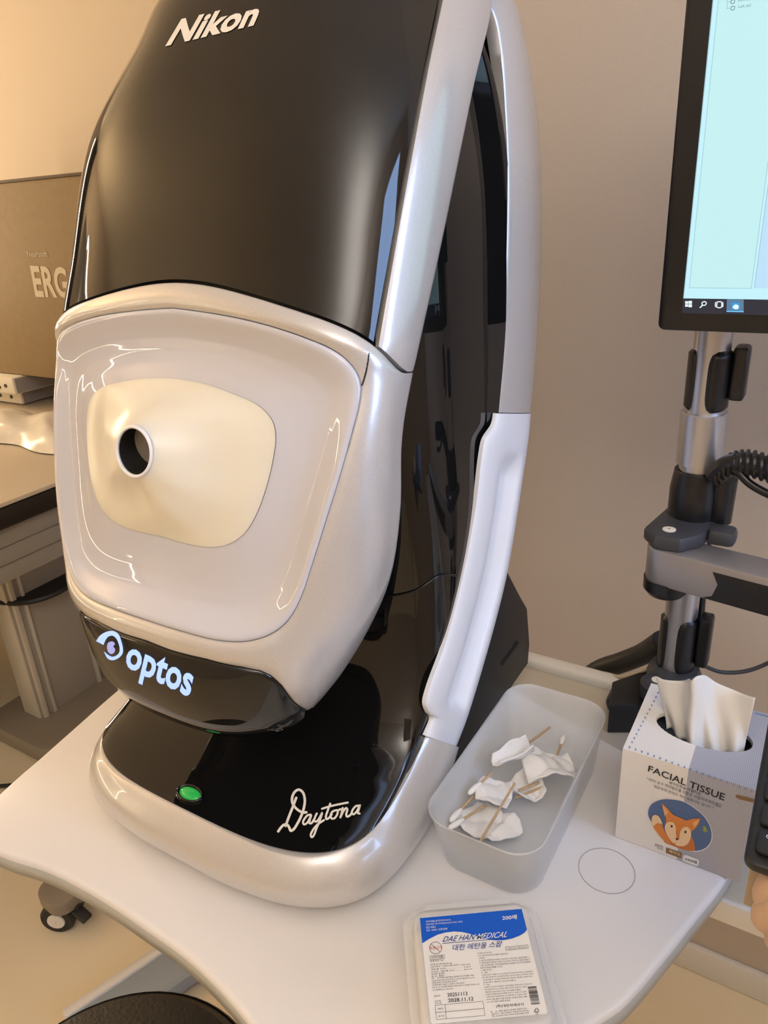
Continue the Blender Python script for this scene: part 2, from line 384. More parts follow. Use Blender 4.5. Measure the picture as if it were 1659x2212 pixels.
# rim of the white face plate and of the membrane, traced once round
PL = [(278, 659), (350, 663), (454, 676), (558, 697), (656, 728), (729, 761), (765, 795), (780, 829), (777, 870), (760, 938), (734, 1031), (703, 1130), (672, 1228), (651, 1290), (625, 1337), (589, 1368), (537, 1385), (475, 1384), (397, 1365), (309, 1337), (231, 1306)]
ME = [(241, 816), (293, 811), (350, 813), (423, 826), (490, 850), (542, 875), (571, 907), (579, 943), (573, 995), (558, 1057), (537, 1114), (511, 1155), (475, 1179), (433, 1185), (371, 1174), (309, 1153), (252, 1127), (221, 1098)]
PT = [(214, 1334), (291, 1373), (369, 1404), (446, 1423), (523, 1440), (562, 1448), (585, 1458), (608, 1479), (627, 1506)]
def half(px, split=()):
    s = seam(cr([(float(a), float(b)) for a, b in px], 160)); out = []
    for k in range(len(s)):
        if k and s[k-1][1]*s[k][1] < 0:
            f = s[k-1][1]/(s[k-1][1]-s[k][1]); out.append(((s[k-1]+f*(s[k]-s[k-1]))[0], 0.))
        if s[k][1] > 0: out.append(tuple(s[k]))
    return np.array(out)
hp = half(PL); hm = half(ME)
sp = seam(PT); hpan = sp[sp[:, 1] > 0]; hpan = hpan[np.argsort(hpan[:, 1])]
_t0 = np.interp(0, sp[:, 1], sp[:, 0])
hpan = np.vstack([[_t0, 0], hpan, [TMAX, 90]])
print('seams: cowl t0 %.2f t90 %.2f | plate %s..%s | mem %s..%s | panel t0 %.2f' % (Tc(0), Tc(90), hp[0], hp[-1], hm[0], hm[-1], _t0))
def Tp(a): return np.interp(np.abs(a), hpan[:, 1], hpan[:, 0])

# inner shell: what shows in the joints
tt, aa = np.meshgrid(np.linspace(0, TMAX, 80), np.linspace(-90, 90, 81), indexing='ij')
P = S(tt, aa, -.007)
rimL = P[:, :1]*np.array([.86, 1, 1])+np.array([0, .012, 0]); rimR = P[:, -1:]*np.array([.86, 1, 1])+np.array([0, .012, 0])
P = np.concatenate([rimL, P, rimR], 1)
ring_c = np.array([hp[:, 0].mean(), 0])
keep = []
nv = P.shape[1]
hb = [(float(h[0]), float(h[1])) for h in hp[::3]]+[(float(hp[-1][0]), 0.)]
def inside(t, a):
    a = abs(a); c = False; pts = hb
    n = len(pts)
    for i in range(n):
        (t1, a1), (t2, a2) = pts[i], pts[(i+1) % n]
        if (t1 > t) != (t2 > t) and a < (a2-a1)*(t-t1)/(t2-t1+1e-12)+a1: c = not c
    return c
Fc = []
for i in range(79):
    for j in range(nv-1):
        if 1 <= j <= 80 and any(inside(tt[i, 0]+dt_, aa[0, j-1]+1.1) for dt_ in (0, .165)): continue
        Fc.append((i*nv+j, (i+1)*nv+j, (i+1)*nv+j+1, i*nv+j+1))
put(DEV, obj('inner_shell', P.reshape(-1, 3), Fc, 'gap_black', None, True))

# cowl
qq = np.linspace(0, 1, 60); pp = np.linspace(-1, 1, 61)
def cowl_rows(off, qs, shrink=1.):
    R = []
    for qv in qs:
        row = []
        for pv in pp:
            t = qv*5.; a = pv*Ab(np.array([t]))[0]*shrink
            te = Tc(a)-.035; t = qv*te; a = pv*Ab(np.array([t]))[0]*shrink
            row.append((t, a))
        R.append(row)
    R = np.array(R); return S(R[..., 0], R[..., 1], off)
P = cowl_rows(0., qq, .985)
lo = cowl_rows(-.006, qq[-1:], .985); L = S0  # skirts
P = np.concatenate([P, lo], 0)
side = []
for s in (0, -1):
    d = P[:, s]-np.array([0, .3, 0]); e = P[:, s].copy(); e[:, 1] += .004; e[:, 0] *= .965; side.append(e[:, None])
P = np.concatenate([side[0], P, side[1]], 1)
cowl = grid('cowl', P, 'black_gloss', None, sharp=60); put(DEV, cowl)
# front bands
for sg in (-1, 1):
    R = []; O = []
    for qv in np.linspace(0, 1, 50):
        row = []; orow = []
        for k, o in ((0, -.006), (0, .0002), (.04, .0014), (.12, .0026), (.3, .004), (.5, .0046), (.7, .004), (.88, .0026), (.96, .0014), (1, 0), (1, -.009)):
            te = Tc(86)-.03; t = qv*te; a0 = Ab(np.array([t]))[0]+1.3; te = Tc(a0+k*(90-a0))-.03; t = qv*te
            row.append((t, sg*(a0+k*(90-a0)))); orow.append(o*(1 if qv < 1 else .6))
        R.append(row); O.append(orow)
    R.append(R[-1]); O.append([-.006]*11)
    R = np.array(R); put(DEV, grid('front_band', S(R[..., 0], R[..., 1], np.array(O)), 'pearl', None, sharp=50))

# bezel ring
def resamp(h, n):
    h = np.asarray(h, float); sc = h/np.array([13/.65, 90/.2]); L = np.r_[0, np.cumsum(np.linalg.norm(np.diff(sc, axis=0), axis=1))]
    t = np.linspace(0, L[-1], n); return np.stack([np.interp(t, L, h[:, 0]), np.interp(t, L, h[:, 1])], 1)
NS = 30
aa1 = np.linspace(0, 90, 40); o1 = resamp(np.stack([Tc(aa1), aa1], 1), NS)
o2 = resamp(np.stack([np.linspace(Tc(90), TMAX, 40), np.full(40, 90.)], 1), NS)
kb = int(np.argmin(np.abs(hpan[:, 1]-41))); o3 = resamp(hpan[::-1][:len(hpan)-kb], 20); o4 = resamp(hpan[::-1][len(hpan)-kb-1:], NS)
def near(px):
    t, a = S_px(px); return int(np.argmin(((hp-np.array([t, a]))/np.array([13, 90]))[:, 0]**2+((hp-np.array([t, a]))/np.array([13, 90]))[:, 1]**2))
c1, c2, c3 = near((772, 806)), near((655, 1280)), near((585, 1370))
i1, i2, i3, i4 = resamp(hp[:c1+1], NS), resamp(hp[c1:c2+1], NS), resamp(hp[c2:c3+1], 20), resamp(hp[c3:], NS)
def full(*segs):                          # right half -> closed loop
    h = np.vstack([segs[0]]+[s[1:] for s in segs[1:]]); l = h[1:-1][::-1]*np.array([1, -1]); return np.vstack([h, l])
LO, LI = full(o1, o2, o3, o4), full(i1, i2, i3, i4)
R, O = [], []
for k, o in ((0, -.008), (0, 0.), (.02, .0007), (.08, .0014), (.2, .0024), (.4, .0036), (.6, .004), (.8, .0034), (.93, .0018), (.985, .0006), (1, -.0005), (1, -.006)):
    kk = k
    R.append(LO*(1-kk)+LI*kk); O.append(np.full(len(LO), o))
R, O = np.array(R), np.array(O)
bezel = grid('bezel', S(R[..., 0], R[..., 1], O), 'pearl', None, closev=True, sharp=50); put(DEV, bezel)
# face plate
hp_r = np.vstack([i1, i2[1:], i3[1:], i4[1:]]); hm_r = resamp(hm, len(hp_r))
LP = np.vstack([hp_r, hp_r[1:-1][::-1]*[1, -1]]); LM = np.vstack([hm_r, hm_r[1:-1][::-1]*[1, -1]])
def plate_pt(k, off):
    r = LP*(1-k)+LM*k; return S(r[:, 0], r[:, 1], off)
R = [plate_pt(.006, -.008), plate_pt(.006, -.0002)]
for k in np.linspace(.012, 1, 26):
    off = np.interp(k, [0, .03, .08, .16, .26, .38, .55, .75, .9, 1], [.0003, .0012, .0004, -.003, -.0075, -.0115, -.0135, -.013, -.0115, -.0105])
    R.append(plate_pt(k, off))
plate = grid('face_plate', R, 'white_gloss', None, closev=True, sharp=70); put(DEV, plate)
# soft membrane with the eye port
ME3 = plate_pt(1, -.0098); nM = len(ME3)
HC = np.array([0, .029, .395]); tilt = math.radians(14)
ang = np.r_[np.linspace(0, math.pi, nM//2+1), -np.linspace(0, math.pi, nM//2+1)[1:-1][::-1]]
HO = np.stack([.0185*np.sin(ang), np.full(nM, HC[1])+.0185*np.cos(ang)*math.sin(tilt), HC[2]+.0185*np.cos(ang)*math.cos(tilt)], 1)
R = []
for k in np.linspace(0, 1, 34):
    p = ME3*(1-k)+HO*k; g = .55*k+.45*k**2.2; p[:, 1] = ME3[:, 1]*(1-g)+HO[:, 1]*g
    env = 4*k*(1-k)
    wv = (.0010*np.sin(5*ang+1.2+2*k)+.0004*np.sin(9*ang-2.5*k)+.0018*np.sin(3*ang+5*k))*env
    p[:, 1] += wv; R.append(p)
R.append(HO*[.96, 1, 1]+[0, .004, .0])
memb = grid('membrane', R, 'membrane', None, closev=True); put(DEV, memb)
lip = []
for i in range(nM):
    c = HO[i]; rad = (c-HC)/np.linalg.norm(c-HC); fw = np.array([0, -1, 0.]); lip.append([c+.0013*(math.cos(x)*rad+math.sin(x)*fw) for x in np.linspace(0, 2*math.pi, 10, endpoint=False)])
put(memb, grid('port_lip', lip, 'white_plastic', None, closeu=True, closev=True))
R = [(HO-HC)*s+HC+[0, dy, 0] for s, dy in ((.93, .001), (.9, .02), (.86, .06), (0.001, .062))]
put(memb, grid('port_tube', R, 'gap_black', None, closev=True))
put(memb, prism('port_baffle', rrect(-.019, HC[2]-.018, -.003, HC[2]+.018, .003), HC[1]+.016, HC[1]+.018, 'foot_grey', None, axis='y'))
# logo panel
R, O = [], []
for k, o in ((0, -.005), (0, 0), (.03, .0008), (.15, .002), (.3, .0035), (.5, .0045), (.7, .004), (.85, .0025), (.95, .0008), (1, -.001)):
    a = np.linspace(-89.5, 89.5, 121); t0 = Tp(a)+.02; R.append(np.stack([t0+(TMAX-t0)*k, a], 1)); O.append(np.full(121, o))
R, O = np.array(R), np.array(O)
panel = grid('logo_panel', S(R[..., 0], R[..., 1], O), 'black_gloss', None); put(DEV, panel)
# underside of the head
s13 = S(np.full(81, TMAX), np.linspace(-90, 90, 81), -.001); cen = np.array([0, .16, .165]); R = [s13]
for k, dz in ((.03, .004), (.2, .008), (.5, .008), (.8, .0)): R.append(s13*(1-k)+cen*k+[0, 0, dz])
put(DEV, grid('chin_underside', R, 'black_matte', None))

# --- black body: deck, neck and side panels
B_F = [(.0095, .060), (.045, .0655), (.085, .077), (.12, .098), (.15, .14), (.165, .20), (.17, .28), (.17, .36), (.175, .46), (.19, .56), (.24, .64), (.29, .70)]
B_E = [(.165, .100, .0685), (.165, .122, .081), (.164, .150, .098), (.166, .180, .120), (.168, .212, .158), (.168, .250, .21), (.167, .284, .28), (.163, .304, .35), (.158, .317, .45), (.153, .322, .56), (.146, .310, .64), (.130, .298, .70)]
B_N = [3.3, 3.4, 3.6, 4, 4.5, 5, 5.5, 5.5, 5, 5, 4.5, 4]
B_C = [(.003, .002), (.003, .002), (.003, .003), (.001, .001), (.001, .001), (.001, .002), (.002, .004), (.006, .010), (.011, .017), (.011, .018), (.011, .014), (.012, .004)]
bd = np.array([[*f, *e, n, *c] for f, e, n, c in zip(B_F, B_E, B_N, B_C)], float); bk = np.arange(len(bd), dtype=float)
q = herm(bk, bd, np.gradient(bd, bk, axis=0), np.linspace(0, len(bd)-1, 111))
R = []
for r in q:
    row = []
    for a in np.radians(np.linspace(-90, 90, 97)):
        c, s = abs(math.cos(a)), abs(math.sin(a)); rr = (c**r[5]+s**r[5])**(-1/r[5]); wv = 1-rr*c
        row.append((math.copysign(1, a)*r[2]*rr*s, r[0]+(r[3]-r[0])*wv, r[1]+(r[4]-r[1])*wv))
    x, y, z = row[-1]; ex = [(x, y+r[7]*.15, z), (x+r[6], y+r[7], z), (x+r[6]+.001, y+r[7]+.012, z)]
    row = [(-b[0], b[1], b[2]) for b in ex[::-1]]+row+ex
    R.append(row)
body = grid('body', R, 'black_gloss', None, sharp=50); put(DEV, body)
body_bvh = bvh_of(body)

# --- base rim, handles and rear band (right half traced, left mirrored)
X1, X2 = .168, .172
i_front = [(0, .0085, .060), (.05, .0090, .060), (.1, .0115, .060), (.132, .0225, .0605), (.154, .0455, .062), (.164, .080, .066)]
i_low = [on(p, 0, X1) for p in ((880, 1682), (905, 1627), (921, 1590))]
o_front = [np.array([0, -.006, .012])]+[on(p, 2, .012) for p in ((480, 1907), (550, 1935), (620, 1955), (680, 1962), (735, 1958), (780, 1945), (820, 1920), (850, 1890), (890, 1838))]
o_low = [on(p, 0, X2) for p in ((925, 1780), (948, 1730), (966, 1678), (985, 1612))]
o_front = [p for p in o_front]
h_in = [on(p, 0, X1+.002) for p in ((1073, 893), (1069, 915), (1048, 950), (1041, 985), (1027, 1100), (1000, 1245), (962, 1390), (928, 1485), (920, 1518), (926, 1540), (935, 1552), (921, 1590))]
h_out = [on(p, 0, X2) for p in ((1147, 893), (1142, 950), (1120, 1100), (1094, 1250), (1050, 1420), (1010, 1550), (986, 1612))]
b_in = [on((a, b), 0, xx) for a, b, xx in ((1073, 891, .168), (1088, 700, .168), (1097, 400, .165), (1092, 250, .159), (1080, 110, .152), (1058, 20, .146))]+[np.array(p) for p in ((.130, .290, .722), (.10, .300, .748), (.05, .308, .768), (0, .31, .775))]
b_out = [on((a, b), 0, xx) for a, b, xx in ((1147, 891, .172), (1160, 750, .172), (1168, 600, .171), (1170, 400, .168), (1162, 250, .162), (1140, 110, .155), (1110, 0, .148))]+[np.array(p) for p in ((.130, .345, .735), (.10, .36, .762), (.05, .372, .782), (0, .376, .788))]
def mirror(c): return np.vstack([c[::-1]*[-1, 1, 1], c[1:]]) if abs(c[0][0]) < 1e-6 else None
AX = np.array([0, .22, .30])
def band(name, I, Oc, prof, material, dip=None, refaxis=AX):
    I, Oc = np.asarray(I), np.asarray(Oc); Tn = np.gradient((I+Oc)/2, axis=0); Nn = np.cross(Tn, Oc-I); Nn /= np.linalg.norm(Nn, axis=1)[:, None]+1e-12
    sg = np.sign((Nn*((I+Oc)/2-refaxis)).sum(1)); Nn *= sg[:, None]
    for _ in range(3): Nn[1:-1] = (Nn[:-2]+Nn[1:-1]*2+Nn[2:])/4
    R = []
    for s, o in prof:
        oo = o+(dip(s, np.linspace(0, 1, len(I))) if dip and o > -.004 else 0)*np.ones(len(I))
        R.append(I*(1-s)+Oc*s+Nn*oo[:, None])
    e = [np.array([r[0] for r in R])-Nn[0]*.006, np.array([r[-1] for r in R])-Nn[-1]*.006]
    R = np.array(R); R = np.concatenate([e[0][:, None], R, e[1][:, None]], 1)
    return grid(name, R, material, None, sharp=50)
PB = [(0, -.010), (0, 0), (.02, .001), (.08, .0022), (.2, .0038), (.35, .005), (.5, .0054), (.65, .005), (.8, .0038), (.92, .002), (.98, .0006), (1, -.001), (1, -.012)]
PR = [(0, -.008), (0, 0), (.02, .0012), (.08, .004), (.2, .0075), (.35, .0105), (.5, .0122), (.65, .012), (.8, .0095), (.9, .006), (.97, .001), (1, -.004), (1.01, -.010), (1.02, -.03)]
ir = mirror(even(np.vstack([i_front, i_low]), 90)); orr = mirror(even(np.vstack([o_front, o_low]), 90))
# pair the corner: sample outer curve by matching direction from the base centre
def by_angle(I, Oc, c=np.array([0, .17])):
    fa = np.unwrap(np.arctan2(I[:, 1]-c[1], I[:, 0]-c[0])); fo = np.unwrap(np.arctan2(Oc[:, 1]-c[1], Oc[:, 0]-c[0]))
    u = (fa-fa[0])/(fa[-1]-fa[0]); v = (fo-fo[0])/(fo[-1]-fo[0]); v = np.maximum.accumulate(v)+np.arange(len(v))*1e-7
    return np.stack([np.interp(u, v, Oc[:, k]) for k in range(3)], 1)
orr = by_angle(ir, orr)
rim = band('base_rim', ir, orr, PR, 'pearl', refaxis=np.array([0, .22, .0])); put(DEV, rim)
for v_ in rim.data.vertices: v_.co.z = max(v_.co.z, .0008)
rear = band('rear_band', mirror(even(b_in[::-1], 90)), mirror(even(b_out[::-1], 90)), PB, 'pearl'); put(DEV, rear)
PH = [(0, -.004), (0, 0), (.015, .0012), (.06, .0026), (.14, .0036), (.24, .004), (.34, .004), (.40, .004), (.46, .004), (.52, .004), (.6, .004), (.68, .004), (.74, .004), (.79, .0038), (.84, .0034), (.9, .0024), (.97, .001), (1, -.001), (1, -.013)]
def scoop(s, t):
    wt = np.clip((t-.11)/.09, 0, 1); wt = wt*wt*(3-2*wt); we = np.clip((.90-t)/.05, 0, 1); we = we*we*(3-2*we)
    ws = np.interp(s, [.30, .36, .46, .56, .73, .76, .80], [0, .06, .5, 1, 1, .75, 0])
    return -.0125*wt*we*ws
for sg in (1, -1):
    hi, ho = even(h_in, 110)*[sg, 1, 1], even(h_out, 110)*[sg, 1, 1]
    put(DEV, band('handle', hi, ho, PH, 'white_plastic', dip=scoop))
# joints between handle and bands: dark gasket lines
# back shell
oc = even(np.vstack([b_out[::-1], h_out[1:]]), 80); R = []
for i, p in enumerate(oc):
    row = []
    for a in np.radians(np.linspace(-90, 90, 41)):
        c, s = abs(math.cos(a)), abs(math.sin(a)); rr = (c**3+s**3)**(-1/3); row.append((math.copysign(1, a)*(p[0]-.004)*rr*s, p[1]-.003+.05*rr*c*min(1, i/12+.2), p[2]))
    R.append(row)
put(DEV, grid('back_shell', R, 'black_satin', None))
foot = [(.05, .001), (.438, .001), (.442, .03), (.431, .086), (.405, .118), (.362, .174), (.335, .2), (.29, .15), (.25, .085), (.21, .045), (.17, .014), (.1, .006)]
put(DEV, prism('rear_foot', foot, -.161, .161, 'black_matte', None, bevel=.006, axis='x'))
put(DEV, box('foot_ledge_shade', (0, .375, .055), (.326, .05, .006), 'gap_black', None, bevel=.002))  # ledge in the foot's notch, coloured black for its shadow

# --- lettering on the instrument
hit = bvh_hit(bvh_of(cowl), .0005)
put(cowl, px_text('maker_lettering', 'Nikon', (357, 102), (548, 57), (393, 42), hit, 'letter_white', None, bold=.038, cut=.09, TR=(573, 1)))
hitp = bvh_hit(bvh_of(panel), .0006)
put(panel, px_text('logo_lettering', 'optos', (270, 1436), (411, 1503), (281, 1390), hitp, 'logo_light', None, bold=.03, cut=.08, yref=(0, .56), TR=(423, 1452)))
Z4 = lambda pts: [(60+a*.3858, 1180+b*.3858) for a, b in pts]
def dense(p): return cr([(float(a), float(b)) for a, b in p], len(p)*6)
up_ = dense(Z4([(386, 530), (410, 497), (448, 477), (484, 475), (512, 493), (527, 530), (536, 570), (534, 600), (512, 624), (478, 637), (452, 628), (430, 590)]))
lo_ = dense(Z4([(428, 552), (436, 530), (455, 505), (478, 500), (498, 515), (512, 545), (518, 575), (514, 596), (500, 610), (478, 617), (456, 608), (431, 588)]))
V = []; Fc = []
for a, b in zip(up_, lo_): V += [a, b]
for i in range(len(up_)-1): Fc.append((2*i, 2*i+2, 2*i+3, 2*i+1))
put(panel, obj('logo_eye', *lay(V, Fc, hitp), 'logo_light'))
put(panel, px_poly('logo_pupil', Z4([(447, 560), (455, 538), (478, 532), (492, 545), (482, 560), (492, 572), (490, 590), (472, 602), (454, 590)]), hitp, 'logo_pupil', None, smooth=True))
hitb = bvh_hit(body_bvh, .0006)
ZD = lambda pts: [(560+a*.16878, 1650+b*.16878) for a, b in pts]
st = [([(475, 440), (430, 560), (390, 660), (355, 755), (340, 800)], 5.2),
      ([(245, 870), (280, 820), (320, 785), (360, 785), (385, 820), (405, 862), (440, 845), (490, 770), (540, 670), (575, 560), (585, 460), (560, 370), (510, 335), (460, 360), (425, 430), (425, 500), (460, 560), (520, 610), (570, 628), (605, 625)], 5.2),
      ([(660, 655), (620, 665), (580, 710), (562, 755), (575, 780), (610, 765), (650, 700), (668, 660), (650, 720), (645, 765), (670, 765), (700, 720)], 4.2),
      ([(738, 640), (715, 690), (705, 735), (730, 745), (765, 710), (808, 630), (790, 690), (765, 760), (735, 830), (700, 920), (675, 945), (660, 920), (690, 850), (750, 780), (830, 725)], 4.2),
      ([(910, 515), (880, 600), (855, 680), (862, 712), (890, 700), (930, 650)], 4.2), ([(805, 580), (900, 550), (1010, 525), (1135, 500)], 4.2),
      ([(975, 600), (935, 620), (915, 670), (930, 705), (965, 700), (1000, 650), (1005, 610), (985, 595), (1010, 600), (1040, 585)], 4.2),
      ([(1070, 570), (1055, 640), (1040, 690)], 4.2), ([(1045, 680), (1080, 610), (1115, 570), (1130, 590), (1115, 650), (1125, 680), (1160, 665), (1190, 630)], 4.2),
      ([(1280, 540), (1240, 545), (1200, 590), (1185, 640), (1210, 650), (1250, 610), (1290, 530), (1275, 590), (1262, 635), (1285, 640)], 4.2)]
put(body, obj('script_lettering', *lay(*merge_px([stroke_px(ZD(p), wd*1.05) for p, wd in st]), hitb), 'letter_white'))
# start button
bc = np.array(hitb((411, 1716))); tx = np.array(hitb((425, 1723)))-np.array(hitb((397, 1709))); tx /= np.linalg.norm(tx)
ty = np.array(hitb((418, 1700)))-np.array(hitb((404, 1732))); bn = np.cross(tx, ty); bn /= np.linalg.norm(bn); bn *= np.sign(bn[2]); ty = np.cross(bn, tx)
def oval(rx, ry, h, n=36): return [bc+tx*rx*math.cos(a)+ty*ry*math.sin(a)+bn*h for a in np.linspace(0, 2*math.pi, n, endpoint=False)]
btn = grid('start_button', [oval(.0150, .0088, -.001), oval(.0150, .0088, .0016), oval(.0142, .0080, .0024), oval(.0132, .0071, .0022), oval(.0123, .0063, .0004), oval(.0121, .0061, -.001)], 'black_gloss', None, closev=True); put(body, btn)
put(body, grid('button_lens', [oval(.0122, .0062, 0), oval(.0116, .0057, .0012), oval(.0085, .0042, .0022), oval(.0035, .0018, .0026), oval(.0001, .0001, .0027)], 'green_lens', None, closev=True))
hz = bvh_hit(bvh_of(bezel), .0001); sl = [hz(p) for p in cr([(797., 763.), (794, 785), (789, 810), (782, 833)], 14)]
put(bezel, tube('bezel_joint', [p for p in sl if p is not None], .0006, 'gap_black', None, n=6, smooth_path=False))
# joint line across the side panel
sl = [hitb(p) for p in cr([(838., 1287.), (868, 1283), (900, 1274), (925, 1258), (942, 1246), (960, 1241), (984, 1243)], 26)]
put(body, tube('panel_joint', [p for p in sl if p is not None], .0011, 'black_gloss', None, n=8, smooth_path=False))
# ================================================================ the room
X0, X1r = WALLL, WALLR; ZC = (FLOOR+CEIL)/2; HZ = CEIL-FLOOR
NEARY = .70; JOG = -.30                   # the wall behind the desk stands forward of the wall behind the left table
struct(box('floor', ((X0+X1r)/2, (WALLY+WALLF)/2, FLOOR-.05), (X1r-X0+.2, WALLY-WALLF+.2, .1), 'floor_vinyl'))
struct(box('ceiling', ((X0+X1r)/2, (WALLY+WALLF)/2, CEIL+.05), (X1r-X0+.2, WALLY-WALLF+.2, .1), 'ceiling_paint'))
struct(box('wall_back', ((X0+JOG)/2, WALLY+.05, ZC), (JOG-X0, .1, HZ), 'wall_paint'))
struct(box('wall_desk', ((JOG+X1r)/2, (NEARY+WALLY+.1)/2, ZC), (X1r-JOG, WALLY+.1-NEARY, HZ), 'wall_paint_shade'))
struct(box('wall_left', (X0-.05, (WALLY+WALLF)/2, ZC), (.1, WALLY-WALLF, HZ), 'wall_paint'))
struct(box('wall_right', (X1r+.05, (NEARY+WALLF)/2, ZC), (.1, NEARY-WALLF, HZ), 'wall_paint_shade'))
struct(box('wall_front', ((X0+X1r)/2, WALLF-.05, ZC), (X1r-X0+.2, .1, HZ), 'wall_paint'))
struct(box('baseboard_desk', ((JOG+X1r)/2, NEARY-.006, FLOOR+.03), (X1r-JOG, .012, .06), 'trim_white', bevel=.003))
struct(box('baseboard_back', ((X0+JOG)/2, WALLY-.006, FLOOR+.03), (JOG-X0, .012, .06), 'trim_white', bevel=.003))
# door in the left wall and window in the right wall (both out of view, seen in reflections)
wn = struct(box('window_1', (X1r-.006, WY, WZ), (.012, WW+.1, WH+.1), 'trim_white', bevel=.003))
box('window_pane', (X1r-.014, WY, WZ), (.004, WW, WH), 'window_sky', wn)
dr = struct(box('door_1', (WALLL+.014, .28, ZC), (.028, .42, HZ-.04), 'door_dark', bevel=.004))
box('door_handle', (WALLL+.05, .12, FLOOR+1.0), (.02, .02, .16), 'silver', dr, bevel=.005)
WP = thing('added_led_panel', 'wall panel framed with slim LED lines on the left wall', 'wall panel', (WALLL, (FY0+FY1)/2, FZ0))
put(WP, box('panel', (WALLL+.012, (FY0+FY1)/2, (FZ0+FZ1)/2), (.02, FY1-FY0+.12, FZ1-FZ0+.12), 'wall_paint', None, bevel=.003))
for y_, z_, sy_, sz_ in LEDS: put(WP, box('led_channel', (WALLL+.030, y_, z_), (.024, sy_+.012, sz_+.012), 'trim_white', None, bevel=.002))
WL = thing('wall_light', 'tall warm linear light on the left wall', 'wall light', (WALLL, WLY, WLZ)); put(WL, box('housing', (WALLL+.032, WLY, WLZ), (.06, .08, 1.56), 'trim_white', None, bevel=.006))
for U, lab_, sx_, sy_ in ((UPL, 'tall uplighter floor lamp in the left part of the room', .54, .94), (UPR, 'square uplighter floor lamp behind the camera', .84, .84)):
    UP = thing('fill_uplight', lab_, 'floor lamp', (U[0], U[1], FLOOR))  # fixture made up around an added fill light
    put(UP, box('lamp_bowl', (U[0], U[1], U[2]-.03), (sx_, sy_, .05), 'trim_white', None, bevel=.01)); put(UP, lathe('pole', [(.015, FLOOR+.02), (.015, U[2]-.05)], (U[0], U[1], 0), 'silver', None, n=16)); put(UP, lathe('base', [(.001, .002), (.16, .002), (.16, .02), (.001, .024)], (U[0], U[1], FLOOR), 'silver', None, n=32))
# ---------------------------------------------------------------- instrument table
TBL = thing('instrument_table', 'white curved instrument table under the retinal camera', 'table', (0, .2, FLOOR))
out = [(-.177, -.076), (-.122, -.066), (-.06, -.062), (.002, -.063), (.071, -.067), (.143, -.082), (.205, -.104), (.262, -.122), (.305, -.118), (.335, -.07), (.348, -.01), (.362, .038), (.378, .066), (.397, .120), (.410, .162), (.424, .207),
       (.432, .245), (.428, .280), (.40, .306), (.298, .339), (.178, .377), (-.05, .443), (-.22, .485), (-.285, .475), (-.305, .42), (-.300, .30), (-.282, .145), (-.271, .081), (-.261, .024), (-.255, -.014), (-.244, -.052), (-.218, -.076)]
loop = cr(out, 150, True)
put(TBL, prism('table_top', [tuple(p) for p in loop], -.026, 0, 'table_white', None, bevel=.005, seg=3))
def off_loop(L, d):
    T = np.roll(L, -1, 0)-np.roll(L, 1, 0); T /= np.linalg.norm(T, axis=1)[:, None]; return L+np.stack([T[:, 1], -T[:, 0]], 1)*d
eb = off_loop(loop, .0006)
put(TBL, grid('edge_band', [[(*p, z) for p in q] for q, z in ((off_loop(loop, -.003), -.0235), (eb, -.0225), (eb, -.0075), (off_loop(loop, -.001), -.0065))], 'table_edge', None, closev=True))
cc = (on((1250, 1870), 2, 0)+on((1372, 1890), 2, 0))/2; rc = .5*np.linalg.norm(on((1250, 1870), 2, 0)-on((1372, 1890), 2, 0))
put(TBL, lathe('grommet_ring', [(rc-.0004, -.001), (rc-.0004, .0003), (rc+.0004, .0003), (rc+.0004, -.001)], (cc[0], cc[1], 0), 'groove', None, n=64, smooth=False))
put(TBL, box('column', (-.10, .30, -.37), (.15, .10, .68), 'alu_light', None, bevel=.01))
def foot(name, p0, p1, wdt, h, z, material):
    p0, p1 = np.array(p0), np.array(p1); d = p1-p0; L = np.linalg.norm(d); a = math.atan2(d[1], d[0])
    o = prism(name, rrect(0, -wdt/2, L, wdt/2, wdt*.35, 6), z, z+h, material, None, bevel=.004); o.data.transform(Matrix.Translation((*p0, 0))@Matrix.Rotation(a, 4, 'Z')); return o
ft = on((95, 1950), 2, FLOOR+.085); fu = on((205, 1862), 2, FLOOR+.085)
put(TBL, foot('foot', ft[:2], ft[:2]+(fu-ft)[:2]*4.4, .085, .03, FLOOR+.06, 'foot_grey'))
f2 = on((300, 2150), 2, FLOOR+.03); f3 = on((440, 2052), 2, FLOOR+.03)
put(TBL, foot('foot', f2[:2]-(f3-f2)[:2]*.9, f2[:2]+(f3-f2)[:2]*3.2, .075, .03, FLOOR+.012, 'foot_blue'))
d2 = (f3-f2)[:2]; d2 /= np.linalg.norm(d2); n2 = np.array([-d2[1], d2[0]])
put(TBL, foot('foot_trim', f2[:2]-(f3-f2)[:2]*.9+n2*.046, f2[:2]+(f3-f2)[:2]*3.2+n2*.046, .02, .036, FLOOR+.01, 'trim_white'))
m1 = ft[:2]+(fu-ft)[:2]*3.2; m2 = f2[:2]+(f3-f2)[:2]*1.6
put(TBL, foot('crossbar', m1, np.array([.0, .33]), .10, .04, FLOOR+.03, 'foot_grey'))
cst = on((128, 1978), 2, FLOOR+.035)
cas = put(TBL, lathe('caster', [(.001, -.013), (.030, -.013), (.034, -.008), (.034, .008), (.030, .013), (.001, .013)], (cst[0], cst[1], FLOOR+.036), 'black_matte', None, n=28, axis='y'))
cas.data.transform(Matrix.Translation((cst[0], cst[1], 0))@Matrix.Rotation(.5, 4, 'Z')@Matrix.Translation((-cst[0], -cst[1], 0)))
hub = lathe('caster_hub', [(.001, -.0155), (.017, -.0155), (.018, -.012)], (cst[0], cst[1], FLOOR+.036), 'trim_white', None, n=24, axis='y')
